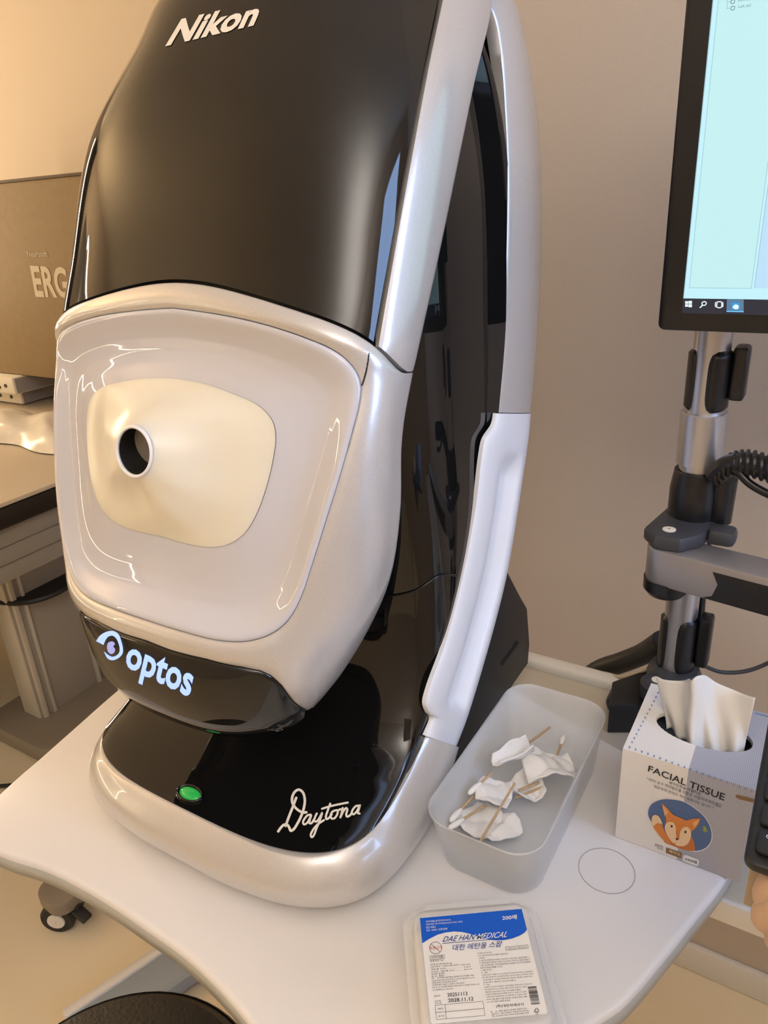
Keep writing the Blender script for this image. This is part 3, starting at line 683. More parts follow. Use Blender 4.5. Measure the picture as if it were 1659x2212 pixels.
hub.data.transform(Matrix.Translation((cst[0], cst[1], 0))@Matrix.Rotation(.5, 4, 'Z')@Matrix.Translation((-cst[0], -cst[1], 0))); put(cas, hub)
put(cas, box('caster_hood', (cst[0]+.012, cst[1]+.018, FLOOR+.058), (.06, .035, .02), 'black_matte', None, bevel=.006, rot=Matrix.Rotation(.5, 3, 'Z')))
put(cas, box('caster_brake', (cst[0]+.05, cst[1]+.018, FLOOR+.05), (.035, .022, .010), 'black_matte', None, bevel=.003, rot=Matrix.Rotation(.3, 3, 'Y')))

# ---------------------------------------------------------------- desk by the wall
DSK = thing('desk', 'long beige desk against the wall behind the tissue box', 'desk', (.9, .36, FLOOR))
put(DSK, box('desk_top', (.92, .354, -.045), (1.60, .268, .030), 'desk_top', None, bevel=.006, seg=3))
put(DSK, box('front_edge_highlight', (.92, .2215, -.0435), (1.60, .008, .026), 'trim_white', None, bevel=.0035))  # white strip for the highlight along the rounded desk edge
put(DSK, box('rear_ledge', (.92, .482, -.026), (1.60, .022, .018), 'trim_white', None, bevel=.006, seg=3))
for xx in (.16, 1.66): put(DSK, box('leg_panel', (xx, .36, (FLOOR-.06)/2), (.03, .22, -FLOOR-.06), 'desk_top', None, bevel=.002))

# ---------------------------------------------------------------- left table with its column
LT = thing('side_table', 'beige table with black edge and ribbed grey apron at left', 'table', (-1.45, .6, FLOOR))
put(LT, box('table_top', (-1.75, .55, -.005), (1.40, 1.60, .01), 'cream_top', None, bevel=.002))
put(LT, box('edge_band', (-1.75, .55, -.034), (1.404, 1.604, .046), 'black_satin', None, bevel=.006))
for k, z in enumerate((-.085, -.128, -.171)): put(LT, box('apron_rail', (-1.75, .55, z), (1.36-.012*k, 1.56, .041), 'apron_grey', None, bevel=.003))
col = put(LT, box('column', (-1.288, .655, -.46), (.076, .20, .55), 'col_grey', None, bevel=.006))
put(LT, box('column_lit_face', (-1.288, .553, -.46), (.07, .006, .545), 'alu_light', None, bevel=.002))  # column face lighter where light falls, put in as a strip
for yy, wd in ((.566, .014), (.592, .010), (.742, .012)): put(LT, box('column_rail', (-1.2475, yy, -.46), (.012, wd, .545), 'alu_light', None, bevel=.003))
put(LT, lathe('column_ring', [(.001, -.006), (.108, -.006), (.112, 0), (.108, .006), (.001, .006)], (-1.29, .655, -.33), 'black_matte', None, n=40))
put(LT, prism('base_plate', rrect(-1.41, .47, -1.10, .98, .06, 6), FLOOR+.002, FLOOR+.055, 'foot_grey', None, bevel=.012))
tag(tube('power_cable', [(-1.06, .80, FLOOR+.006), (-1.06, .62, FLOOR+.007), (-1.08, .45, FLOOR+.006), (-1.16, .38, FLOOR+.006), (-1.30, .30, FLOOR+.006)], .005, 'black_matte', None), 'thin black cable on the floor by the side table base', 'cable')
wb = thing('waste_bin', 'dark grey round waste bin on the floor at left', 'bin', (-1.59, .47, FLOOR))
put(wb, lathe('bin_body', [(.001, .004), (.105, .004), (.11, .01), (.135, .29), (.14, .295), (.136, .295), (.13, .285), (.106, .02), (.001, .02)], (-1.59, .47, FLOOR), 'bin_dark', None, n=40))
put(wb, lathe('bin_rim', [(.133, .285), (.141, .287), (.142, .297), (.136, .299)], (-1.59, .47, FLOOR), 'bin_dark', None, n=40))
# things on the left table
eq = thing('equipment_case', 'upper cream equipment case with grey side below the brown carton', 'case', (-1.95, 1.2, .06))
c1 = on((34, 853), 2, .052)
put(eq, box('case_body', (c1[0]-.20, c1[1]+.17, .0785), (.40, .34, .053), 'case_cream', None, bevel=.004))
put(eq, box('case_shaded_side', (c1[0]+.0008, c1[1]+.17, .0775), (.002, .325, .045), 'case_shade', None))
for k in range(4): put(eq, lathe('socket', [(.001, -.002), (.006, -.002), (.006, .001)], (c1[0]-.04-.035*k, c1[1]-.0008, .078-.006*(k % 2)), 'black_matte', None, n=12, axis='y'))
put(eq, box('side_mark', (c1[0]+.002, c1[1]+.12, .088), (.001, .06, .006), 'apron_grey', None))
eq2 = thing('equipment_case', 'lower cream equipment case standing directly on the side table', 'case', (-1.75, 1.2, .0))
c2 = on((49, 874), 2, .004)
put(eq2, box('case_body', (c2[0]-.22, c2[1]+.15, .0265), (.44, .30, .045), 'case_cream', None, bevel=.004))
put(eq2, box('case_shaded_side', (c2[0]+.0008, c2[1]+.15, .0255), (.002, .285, .038), 'case_shade', None))
for k in range(2): put(eq2, lathe('socket', [(.001, -.002), (.006, -.002), (.006, .001)], (c2[0]-.05-.06*k, c2[1]-.0008, .026), 'black_matte', None, n=12, axis='y'))
ey = c1[1]+.03
eb0 = on((0, 770), 1, ey); eb1 = on((172, 378), 1, ey); ez0 = .107
cart = thing('carton', 'large brown carton lettered ERG on the equipment cases', 'box', (eb0[0], ey+.1, ez0))
cx0, cx1 = eb0[0]-.35, eb1[0]+.32
put(cart, box('carton_body', ((cx0+cx1)/2, ey+.09, (ez0+eb1[2])/2), (cx1-cx0, .17, eb1[2]-ez0), 'carton_brown', None, bevel=.003))
put(cart, box('carton_lid', ((cx0+cx1)/2, ey+.09, eb1[2]+.003), (cx1-cx0+.004, .176, .008), 'carton_edge', None, bevel=.002))
hy = plane_hit(1, ey+.004)
put(cart, px_text('carton_lettering', 'ERG', (77, 642), (152, 645), (64, 573), hy, 'print_pale', None, bold=.03, TR=(141, 577)))
put(cart, px_text('carton_small_print', 'Neurosoft', (60, 556), (104, 555), (57, 542), hy, 'print_pale2', None, bold=.02))
pch = grid('plastic_pouch', [[(on((0, 925), 2, 0)[0]-.1+.52*u+.02*math.sin(9*v), on((50, 925), 2, 0)[1]-.13+.20*v+.01*math.sin(13*u), .004+.055*(math.sin(math.pi*u)**.5)*(math.sin(math.pi*v)**.6)*(1+.18*math.sin(17*u+5*v))) for v in np.linspace(0, 1, 22)] for u in np.linspace(0, 1, 34)], 'pouch', None)
tag(pch, 'crumpled white plastic pouch lying on the side table', 'pouch')

# ---------------------------------------------------------------- black stool
ST = thing('stool', 'round black leather stool pushed under the instrument table front', 'stool', (-.065, -.122, FLOOR))
put(ST, lathe('seat', [(.001, -.07), (.135, -.07), (.158, -.06), (.165, -.04), (.164, -.018), (.152, -.005), (.12, .000), (.001, .002)], (-.065, -.122, -.29), 'leather', None, n=64))
put(ST, lathe('seat_piping', [(.164, -.024), (.167, -.020), (.164, -.016)], (-.065, -.122, -.29), 'leather', None, n=64))
put(ST, lathe('stem', [(.022, -.36), (.022, -.07)], (-.065, -.122, -.29), 'silver', None, n=20))
for k in range(5):
    a = math.radians(20+72*k); leg = tube('leg', [(-.065, -.122, FLOOR+.09), (-.065+.13*math.cos(a), -.122+.13*math.sin(a), FLOOR+.075), (-.065+.22*math.cos(a), -.122+.22*math.sin(a), FLOOR+.055)], .014, 'black_matte', None, n=10)
    put(ST, leg); c0 = (-.065+.22*math.cos(a), -.122+.22*math.sin(a), FLOOR+.027); put(leg, lathe('caster', [(.001, -.01), (.025, -.01), (.027, 0), (.025, .01), (.001, .01)], c0, 'black_matte', None, n=18, axis='y'))
# ================================================================ monitor, pole and arm
PX, PY = .333, .45
MP = thing('monitor_pole', 'silver monitor pole with black grips clamped to the desk', 'monitor arm', (PX, PY, -.03))
def zpx(y, r=0.): return on((1543-(y-730)*.122, y), 1, PY-r)[2]
c0 = (PX, PY, 0)
put(MP, lathe('tube', [(.0172, -.02), (.0172, .62)], c0, 'silver', None, n=40))
zc0, zc1 = zpx(1000), zpx(888)
put(MP, lathe('collar', [(.0172, zc0-.006), (.0185, zc0-.006), (.0185, zc0), (.0222, zc0+.001), (.0224, zc1-.001), (.0215, zc1), (.0172, zc1)], c0, 'silver', None, n=40))
zs0, zs1 = zpx(1128), zpx(1014)
put(MP, lathe('sleeve', [(.0172, zs0), (.0235, zs0), (.0252, zs0+.015), (.0252, zs1-.02), (.0225, zs1), (.0172, zs1)], c0, 'black_satin', None, n=40))
put(MP, lathe('sleeve_clip', [(.001, zs0+.008), (.012, zs0+.008), (.013, zs1-.004), (.010, zs1-.002), (.001, zs1-.002)], (PX+.026, PY-.004, 0), 'black_satin', None, n=24))
def grip(a0, a1, za, zb, r=.0205):         # curved black cover with rounded outline
    R = []
    for v in np.linspace(-1, 1, 17):
        wv = (1-abs(v)**4)**.5 if abs(v) < 1 else 0.02; am = (a0+a1)/2; row = []
        for u in np.linspace(-1, 1, 13):
            a = math.radians(am+(a1-a0)/2*u*(.55+.45*wv)); rr = r if abs(u) < .95 and abs(v) < .97 else .0168
            row.append((PX+rr*math.cos(a), PY+rr*math.sin(a), (za+zb)/2+(zb-za)/2*v))
        R.append(row)
    return put(MP, grid('grip', R, 'black_satin', None))
for za, zb in ((zpx(884), zpx(752)), (zpx(1440), zpx(1326))):
    grip(-88, 20, za, zb); grip(-185, -125, za, zb)
    put(MP, prism('cable_clip', rrect(PX+.020, PY-.010, PX+.034, PY+.012, .004), za+.012, zb+.004, 'black_satin', None, bevel=.004))
# foot clamp on the desk
zb = zpx(1440)
put(MP, lathe('foot_collar', [(.0172, -.01), (.030, -.01), (.030, zb-.008), (.026, zb+.002), (.0172, zb+.004)], c0, 'pole_grey', None, n=40))
ck = on((1322, 1494), 1, .43)
put(MP, prism('clamp_plate', [tuple(on(p, 2, -.028)[:2]) for p in ((1312, 1582), (1372, 1582), (1400, 1545), (1400, 1500), (1318, 1530))], -.0295, .012, 'black_matte', None, bevel=.003))
put(MP, lathe('clamp_knob', [(.001, -.014), (.014, -.014), (.016, -.01), (.016, .01), (.013, .014), (.001, .014)], (ck[0]+.012, .43, ck[2]-.008), 'pole_grey', None, n=28, axis='y'))
put(MP, box('clamp_link', (ck[0]+.032, .43, ck[2]-.014), (.05, .022, .022), 'pole_grey', None, bevel=.006))
ec = on((1412, 1462), 2, zb+.0)
ear = put(MP, lathe('foot_ear', [(.001, -.022), (.017, -.022), (.018, -.004), (.015, 0), (.001, 0)], (ec[0]+.004, ec[1], zb-.003), 'pole_grey', None, n=28)); put(ear, lathe('ear_cap', [(.006, -.004), (.006, .0006), (.001, .001)], (ec[0]+.004, ec[1], zb-.003), 'letter_white', None, n=20))
ze = zb-.012
put(MP, lathe('foot_bolt', [(.001, -.012), (.009, -.012), (.009, .012), (.001, .012)], (PX+.03, PY-.012, ze), 'pole_grey', None, n=6, axis='y'))
# arm bracket and arm
jz1 = on((1455, 1130), 1, .41)[2]; jc = on((1452, 1148), 1, .405)
br = put(MP, prism('bracket', [(PX-.026, PY+.02), (PX+.026, PY+.02), (PX+.03, PY-.01), (jc[0]+.028, jc[1]-.004), (jc[0]+.012, jc[1]-.024), (jc[0]-.012, jc[1]-.024), (jc[0]-.026, jc[1]-.006), (PX-.03, PY-.005)], jc[2]-.012, jc[2]+.004, 'pole_grey', None, bevel=.004))
put(br, lathe('bracket_cap', [(.0065, 0), (.0065, .0008), (.001, .0012)], (jc[0]-.002, jc[1]-.006, jc[2]+.004), 'letter_white', None, n=24))
put(MP, box('bracket_bolt', (PX+.034, PY-.03, jc[2]-.002), (.026, .024, .018), 'pole_grey', None, bevel=.006))
ja = np.array([jc[0], jc[1]-.004]); dirv = np.array([.985, -.17]); L = .42; za0 = jc[2]-.012
a = math.atan2(dirv[1], dirv[0]); AM = Matrix.Translation((*ja, 0))@Matrix.Rotation(a, 4, 'Z')
def armpart(o): o.data.transform(AM); return put(MP, o)
armpart(prism('arm', rrect(-.021, -.021, L, .021, .020, 8), za0-.040, za0, 'alu_grey', None, bevel=.003))
armpart(prism('arm_cover', [(.052, za0-.034), (.056, za0-.020), (.050, za0-.008), (L-.01, za0-.008), (L-.01, za0-.038), (.044, za0-.038)], -.0222, -.018, 'screen_black', None, bevel=.0008, axis='y'))
armpart(lathe('arm_cap', [(.001, -.056), (.018, -.056), (.0225, -.05), (.0225, -.038), (.001, -.038)], (0, 0, za0), 'black_satin', None, n=32))
# second joint, out of view, carrying the screen
put(MP, lathe('head_joint', [(.001, .50), (.024, .50), (.024, .56), (.001, .56)], c0, 'black_satin', None, n=24))
put(MP, box('head_arm', (PX+.12, PY-.010, .53), (.24, .024, .036), 'alu_grey', None, bevel=.004))

MO = thing('monitor', 'black framed computer monitor with pale blue window on screen', 'monitor', (.55, .40, .45))
mx0, mz0 = .2955, .4355; mx1, mz1 = mx0+.535, mz0+.335; my = .38
put(MO, prism('housing', rrect(mx0, mz0, mx1, mz1, .006, 4), my, my+.035, 'screen_black', None, bevel=.0022, axis='y'))
put(MO, box('vesa_mount', ((mx0+mx1)/2-.2, my+.0365, mz0+.1), (.1, .004, .1), 'black_satin', None, bevel=.003))
sx0, sz0, sx1, sz1 = .3150, .4510, mx1-.0185, mz1-.0185
scr = put(MO, box('screen', ((sx0+sx1)/2, my-.0002, (sz0+sz1)/2), (sx1-sx0, .001, sz1-sz0), 'lcd_pale', None))
def quad(name, x0, z0, x1, z1, m, lift=.0010): return put(scr, obj(name, [(x0, my-lift, z0), (x1, my-lift, z0), (x1, my-lift, z1), (x0, my-lift, z1)], [(0, 1, 2, 3)], m))
quad('taskbar', sx0, sz0, sx1, sz0+.0125, 'lcd_task')
quad('tree_pane', .3195, .4725, .3675, sz1, 'lcd_green', .0009)
quad('work_pane', .3700, .4725, sx1, sz1, 'lcd_blue', .0009)
for n_, (xa, za, xb, zb_) in {'pane_line': (.3190, .4722, .3678, .47255), 'pane_line.001': (.3190, .4722, .31935, sz1), 'pane_line.002': (.3674, .4722, .36775, sz1), 'pane_line.003': (.3696, .4722, .3700, sz1), 'window_edge': (sx0, .4642, sx0+.0006, sz1)}.items(): quad(n_.split('.')[0], xa, za, xb, zb_, 'lcd_line', .0013)
hs = plane_hit(1, my-.0014)
Z7 = lambda a, b: (1380+a*.3345, b*.3345)
for (xa, xb, ya, yb) in ((299, 318, 1945, 1962), (321, 343, 1943, 1962), (299, 318, 1965, 1981), (321, 343, 1965, 1984)):
    put(scr, px_poly('start_icon', [Z7(xa, ya), Z7(xb, ya), Z7(xb, yb), Z7(xa, yb)], hs, 'lcd_white'))
put(scr, obj('search_icon', *lay(*merge_px([stroke_px([Z7(*p) for p in ((420, 1948), (408, 1955), (410, 1968), (424, 1972), (435, 1962), (432, 1950), (420, 1948))], 2.2), stroke_px([Z7(*p) for p in ((411, 1970), (404, 1978), (396, 1986))], 2.6)]), hs), 'lcd_white'))
put(scr, obj('view_icon', *lay(*merge_px([stroke_px([Z7(*p) for p in ((505, 1950), (532, 1950), (532, 1984), (505, 1984), (505, 1950))], 2.2, 40), stroke_px([Z7(495, 1953), Z7(494, 1966), Z7(495, 1981)], 2), stroke_px([Z7(542, 1953), Z7(543, 1966), Z7(542, 1981)], 2)]), hs), 'lcd_white'))
put(scr, px_poly('task_tile', [Z7(569, 1932), Z7(677, 1935), Z7(677, 2013), Z7(566, 2010)], plane_hit(1, my-.0012), 'lcd_tile'))
put(scr, px_poly('task_icon', [Z7(601, 1955), Z7(652, 1957), Z7(650, 2000), Z7(599, 1998)], hs, 'lcd_blueicon'))
put(scr, px_poly('task_icon_eye', [Z7(606, 1983), Z7(625, 1966), Z7(645, 1976), Z7(640, 1994), Z7(620, 1996)], plane_hit(1, my-.0016), 'lcd_white', None, smooth=True))
put(scr, px_poly('task_underline', [Z7(566, 2008), Z7(677, 2010), Z7(677, 2016), Z7(566, 2014)], hs, 'lcd_cyan'))
for yy, s in ((52, 'Left #3'), (10, 'Left #2'), (-32, 'Left #1')):
    put(scr, px_text('tree_entry', s, Z7(641, yy+2), Z7(722, yy-8), Z7(643, yy-18), hs, 'lcd_text', None, TR=Z7(724, yy-28)))
    put(scr, obj('tree_box', *lay(*merge_px([stroke_px([Z7(*p) for p in ((597, yy-9), (617, yy-11), (615, yy+9), (595, yy+11), (597, yy-9))], 1.6, 40)]), hs), 'lcd_text'))
put(scr, obj('tree_branch', *lay(*merge_px([stroke_px([Z7(572, -40), Z7(570, 20), Z7(568, 58)], 1), stroke_px([Z7(568, 55), Z7(588, 52)], 1), stroke_px([Z7(571, 14), Z7(590, 11)], 1)]), hs), 'lcd_line'))

# cables
def P3(px, y): return on(px, 1, y)
tag(tube('cable_hose', [P3((1432, 1385), .475), P3((1390, 1412), .50), P3((1340, 1432), .515), P3((1290, 1450), .525), P3((1230, 1510), .53), P3((1200, 1700), .53)], .0135, 'black_matte', None, n=14), 'thick black cable hose running from the pole foot behind the desk', 'cable')
tag(tube('beige_wire', [P3((1415, 1437), .468), P3((1370, 1457), .47), P3((1335, 1462), .485), P3((1300, 1455), .497), P3((1260, 1470), .505)], .0028, 'wire_beige', None), 'thin beige wire looping behind the pole foot', 'cable')
tag(tube('grey_wire', [P3((1515, 1436), .50), P3((1560, 1452), .52), P3((1610, 1450), .53), P3((1660, 1432), .54), P3((1760, 1370), .55)], .0025, 'pole_grey', None), 'thin grey wire sagging along the wall right of the pole', 'cable')
sp0 = [P3((1545, 1030), .428), P3((1572, 1006), .42), P3((1610, 1000), .41), P3((1660, 1012), .40), P3((1760, 1040), .38)]
tag(tube('wrapped_cable', sp0, .0105, 'black_satin', None, n=14), 'thick spiral-wrapped black cable leaving the pole sleeve', 'cable')
D = even(sp0, 160); wrap = []
for i, p in enumerate(D): wrap.append(p+np.array([0, .0112*math.cos(i*.62), .0112*math.sin(i*.62)]))
wo = tube('spiral_wrap', wrap, .0022, 'black_satin', bpy.data.objects['wrapped_cable'], n=6, smooth_path=False)
tag(tube('thin_cable', [P3((1568, 1010), .418), P3((1592, 1018), .405), P3((1620, 1045), .40), P3((1670, 1072), .395), P3((1760, 1100), .38)], .0038, 'black_satin', None), 'thin black cable hanging below the spiral-wrapped cable', 'cable')
tag(tube('back_cable', [P3((1528, 1130), .475), P3((1520, 1220), .477), P3((1512, 1300), .478), P3((1505, 1420), .48)], .006, 'black_satin', None), 'black cable running down behind the silver pole', 'cable')
# ================================================================ small things on the table
# --- frosted tray with swabs and gauze
TR = thing('swab_tray', 'long frosted plastic tray holding gauze and cotton swabs', 'tray', (.243, .21, 0))
def rl(x0, y0, x1, y1, r, z, n=8): return [(a, b, z) for a, b in rrect(x0, y0, x1, y1, r, n)]
L = [rl(.205, .119, .281, .300, .022, .0012), rl(.199, .113, .287, .306, .026, .0012), rl(.196, .110, .290, .309, .027, .004), rl(.190, .100, .294, .319, .026, .058), rl(.1885, .098, .2955, .321, .027, .0625), rl(.1895, .099, .2945, .320, .027, .0635), rl(.192, .102, .292, .317, .025, .060), rl(.198, .112, .288, .307, .025, .006), rl(.203, .117, .283, .302, .022, .0032)]
tr = grid('tray_body', L, 'frosted', None, closev=True, sharp=60)
bm = bmesh.new(); bm.from_mesh(tr.data); bm.verts.ensure_lookup_table(); n = len(L[0]); bm.faces.new([bm.verts[i] for i in range(n)][::-1]); bm.faces.new([bm.verts[8*n+i] for i in range(n)]); bm.to_mesh(tr.data); bm.free()
put(TR, tr)
SW = [((1037, 1818), (1112, 1692), .040, 0), ((1188, 1571), (1121, 1621), .034, 0), ((1014, 1713), (1062, 1670), .034, 1), ((974, 1772), (1036, 1706), .026, 1), ((972, 1788), (1050, 1738), .020, 1), ((1113, 1724), (1172, 1700), .022, 0), ((1218, 1590), (1200, 1640), .022, 1), ((1215, 1660), (1232, 1648), .026, 0), ((1120, 1708), (1165, 1690), .028, 0)]
WHERE = ['lying across the front gauze', 'standing up behind the rear gauze', 'with white tip beside the middle gauze', 'with white tip nearest the instrument, upper', 'with white tip nearest the instrument, lower', 'tucked under the rear gauze, lower', 'with tip up at the far end', 'peeking out right of the rear gauze', 'tucked under the rear gauze, upper']
for k, (a, b, z, tip) in enumerate(SW):
    A, B = on(a, 2, z), on(b, 2, z+.004); d = (B-A)/np.linalg.norm(B-A)
    t = thing('cotton_swab', 'wooden cotton swab '+WHERE[k], 'cotton swab', tuple(A), 'cotton swabs in the frosted tray')
    put(t, tube('stick', [A, (A+B)/2, B], .0012, 'wood_stick', None, n=8, res=4))
    if tip: put(t, lathe('cotton_tip', [(.0005, -.002), (.0022, 0), (.0030, .004), (.0030, .009), (.0022, .013), (.0012, .016)], (0, 0, 0), 'cotton', None, n=14)).data.transform(Matrix.Translation(A)@Vector((0, 0, 1)).rotation_difference(Vector(d)).to_matrix().to_4x4())
def gauze(cpx, z, sx, sy, rot, seed, label, h=.012, bend=0.):
    rs = np.random.RandomState(seed); c = on(cpx, 2, z); ph = rs.rand(6)*6.28; R = []
    for u in np.linspace(-1, 1, 26):
        row = []
        for v in np.linspace(-1, 1, 26):
            x, y = u*sx/2*(1-.15*v*v), v*sy/2*(1-.18*u*u); zz = h*(.6*math.sin(2.0*u+ph[0]+1.3*v)+.3*abs(math.sin(2.6*v+ph[1]-1.2*u))+.08*math.sin(9*(u+.6*v)+ph[2]))+bend*(u*u)
            cr_, sr = math.cos(rot), math.sin(rot); row.append((c[0]+x*cr_-y*sr, c[1]+x*sr+y*cr_, c[2]+zz))
        R.append(row)
    o = grid('gauze_pad', R, 'cotton', None); md = o.modifiers.new('thick', 'SOLIDIFY'); md.thickness = .0014; tag(o, label, 'gauze', 'gauze pads in the frosted tray')
gauze((1185, 1655), .036, .052, .045, .5, 1, 'crumpled white gauze pad at the rear of the tray')
gauze((1108, 1640), .044, .016, .050, -.5, 2, 'thin folded gauze strip sticking up in the tray', .006, .012)
gauze((1068, 1712), .030, .034, .036, .2, 3, 'square folded gauze pad in the middle of the tray', .006)
gauze((1040, 1770), .018, .042, .038, -.3, 4, 'flattened gauze pad at the front end of the tray', .007)
gauze((1082, 1790), .020, .026, .040, -.6, 5, 'small gauze pad under the crossing swab stick', .006)
gauze((1140, 1700), .024, .030, .034, .9, 6, 'gauze pad lying below the rear gauze', .008)

# --- tissue box
bx0, bx1, by0, by1, bh = .331, .4365, .216, .3215, .1035
TB = thing('tissue_box', 'white and grey facial tissue box with a fox picture', 'tissue box', ((bx0+bx1)/2, (by0+by1)/2, 0))
V = []; Fc = []
rect = [(bx0, by0), (bx1, by0), (bx1, by1), (bx0, by1)]
ocx, ocy = (bx0+bx1)/2+.004, (by0+by1)/2+.002; nO = 96
def rp(a):
    c, s = math.cos(a), math.sin(a); hx, hy_ = (bx1-bx0)/2, (by1-by0)/2; k = min(hx/abs(c) if abs(c) > 1e-9 else 9, hy_/abs(s) if abs(s) > 1e-9 else 9); return ((bx0+bx1)/2+c*k, (by0+by1)/2+s*k)
for k in range(nO):
    a = 2*math.pi*k/nO; r = 1+(.018 if k % 2 else 0); V += [(*rp(a), 0.0003), (*rp(a), bh), (ocx+.040*r*math.cos(a), ocy+.022*r*math.sin(a), bh), (ocx+.040*r*math.cos(a), ocy+.022*r*math.sin(a), bh-.004)]
for k in range(nO):
    m = (k+1) % nO
    for j in range(3): Fc.append((4*k+j, 4*m+j, 4*m+j+1, 4*k+j+1))
put(TB, obj('carton', V, Fc, 'tissue_print'))
put(TB, box('inside', ((bx0+bx1)/2, (by0+by1)/2, bh/2-.012), (bx1-bx0-.004, by1-by0-.004, bh-.026), 'inside_dark'))
hf, ht = plane_hit(1, by0-.0003), plane_hit(2, bh+.0003)
Z6 = lambda a, b: (1250+a*.2577, 1430+b*.2577)
put(TB, px_text('title_print', 'FACIAL TISSUE', Z6(579, 917), Z6(1217, 1164), Z6(588, 866), hf, 'print_black', None, bold=.015, TR=Z6(1230, 1107)))
prefetch(['*100% 순수 천연펄프를 원료로 사용하여 부드럽고', '깨끗하며 먼지가 적은 미용티슈 입니다.*', '100%', '천연펄프', '의약외품(분류번호0201)', '대전지방 제 의약품(055호구)46-28호', 'ISO 9001', 'ISO 14001 인증업체', '복용금지', '의약외품', '* 외용으로만 사용하십시오.'])
put(TB, px_text('subtitle_print', '페이잇은숲 미용티슈', Z6(755, 1020), Z6(1022, 1122), Z6(760, 998), hf, 'print_dark', None, bold=.01, TR=Z6(1027, 1092)))
put(TB, px_text('subtitle_print', '*100% 순수 천연펄프를 원료로 사용하여 부드럽고', Z6(566, 985), Z6(1196, 1226), Z6(570, 962), hf, 'print_dark', None, TR=Z6(1200, 1193)))
put(TB, px_text('subtitle_print', '깨끗하며 먼지가 적은 미용티슈 입니다.*', Z6(626, 1052), Z6(1128, 1238), Z6(630, 1028), hf, 'print_dark', None, TR=Z6(1132, 1212)))
pic = put(TB, px_poly('picture_border', [Z6(*p) for p in ((576, 1270), (600, 1195), (680, 1152), (780, 1148), (880, 1168), (980, 1225), (1070, 1310), (1118, 1420), (1112, 1510), (1060, 1570), (960, 1590), (840, 1540), (700, 1440), (610, 1350))], hf, 'print_white', None, smooth=True))
hf2, hf3, hf4 = plane_hit(1, by0-.0005), plane_hit(1, by0-.0007), plane_hit(1, by0-.0009)
put(pic, px_poly('picture_sky', [Z6(*p) for p in ((581, 1272), (604, 1200), (682, 1157), (780, 1153), (878, 1173), (976, 1230), (1065, 1314), (1112, 1422), (1106, 1506), (1056, 1564), (960, 1583), (842, 1533), (705, 1436), (615, 1348))], hf2, 'print_blue', None, smooth=True))
put(pic, px_poly('fox_tail', [Z6(*p) for p in ((612, 1310), (630, 1282), (660, 1284), (690, 1320), (706, 1380), (735, 1450), (770, 1520), (720, 1500), (650, 1420), (620, 1370))], hf3, 'print_orange', None, smooth=True))
put(pic, px_poly('fox_tail_tip', [Z6(*p) for p in ((613, 1312), (632, 1284), (660, 1287), (688, 1322), (700, 1358), (660, 1350), (625, 1375))], hf4, 'print_cream', None, smooth=True))
put(pic, px_poly('fox_body', [Z6(*p) for p in ((712, 1500), (740, 1420), (800, 1400), (900, 1430), (955, 1480), (975, 1560), (970, 1582), (900, 1578), (800, 1545))], plane_hit(1, by0-.0006), 'print_orange2', None, smooth=True))
put(pic, px_poly('fox_head', [Z6(*p) for p in ((697, 1182), (745, 1225), (790, 1280), (850, 1305), (905, 1330), (960, 1313), (1021, 1312), (1005, 1360), (975, 1400), (940, 1425), (942, 1470), (915, 1530), (860, 1545), (800, 1530), (750, 1480), (728, 1420), (722, 1380), (735, 1320), (708, 1240))], hf4, 'print_orange', None))
hf5, hf6 = plane_hit(1, by0-.0011), plane_hit(1, by0-.0013)
put(pic, px_poly('fox_cheek', [Z6(*p) for p in ((722, 1385), (745, 1345), (785, 1343), (812, 1375), (815, 1440), (820, 1490), (800, 1520), (760, 1480), (732, 1430))], hf5, 'print_cream', None, smooth=True))
put(pic, px_poly('fox_cheek', [Z6(*p) for p in ((850, 1430), (875, 1390), (915, 1385), (940, 1420), (940, 1470), (912, 1525), (870, 1545), (810, 1530), (822, 1496), (840, 1490))], hf5, 'print_cream', None, smooth=True))
put(pic, px_poly('fox_ear', [Z6(*p) for p in ((700, 1198), (728, 1225), (750, 1262), (722, 1290))], hf5, 'print_cream2'))
put(pic, px_poly('fox_ear', [Z6(*p) for p in ((955, 1345), (1012, 1318), (995, 1358), (970, 1390))], hf5, 'print_cream2'))
for ex, ey_ in ((779, 1377), (895, 1425)): put(pic, px_poly('fox_eye', [Z6(ex+9*math.cos(a), ey_+11*math.sin(a)) for a in np.linspace(0, 6.28, 12, endpoint=False)], hf6, 'print_black'))
put(pic, px_poly('fox_nose', [Z6(*p) for p in ((814, 1474), (834, 1480), (832, 1490), (822, 1493), (814, 1486))], hf6, 'print_black'))
put(pic, px_poly('tree_print', [Z6(*p) for p in ((1055, 1370), (1078, 1405), (1068, 1405), (1085, 1425), (1062, 1422), (1058, 1435), (1052, 1420), (1032, 1410), (1048, 1398), (1038, 1390))], hf3, 'print_green'))
put(TB, px_poly('brand_tag', [Z6(*p) for p in ((733, 1555), (866, 1600), (860, 1648), (730, 1600))], hf, 'print_brown'))
put(TB, px_text('brand_print', '페이잇', Z6(755, 1595), Z6(848, 1627), Z6(758, 1570), hf2, 'print_cream', None, bold=.02, TR=Z6(851, 1603)))
put(TB, px_text('pulp_print', '100%', Z6(640, 1543), Z6(708, 1565), Z6(642, 1521), hf, 'print_dark', None, TR=Z6(711, 1543)))
put(TB, px_text('pulp_print', '천연펄프', Z6(655, 1563), Z6(708, 1583), Z6(656, 1551), hf, 'print_dark', None, TR=Z6(709, 1570)))
put(TB, px_poly('count_tag', [Z6(*p) for p in ((880, 1622), (900, 1618), (1000, 1655), (1010, 1668), (1003, 1708), (985, 1712), (876, 1668), (870, 1655))], hf, 'print_white'))
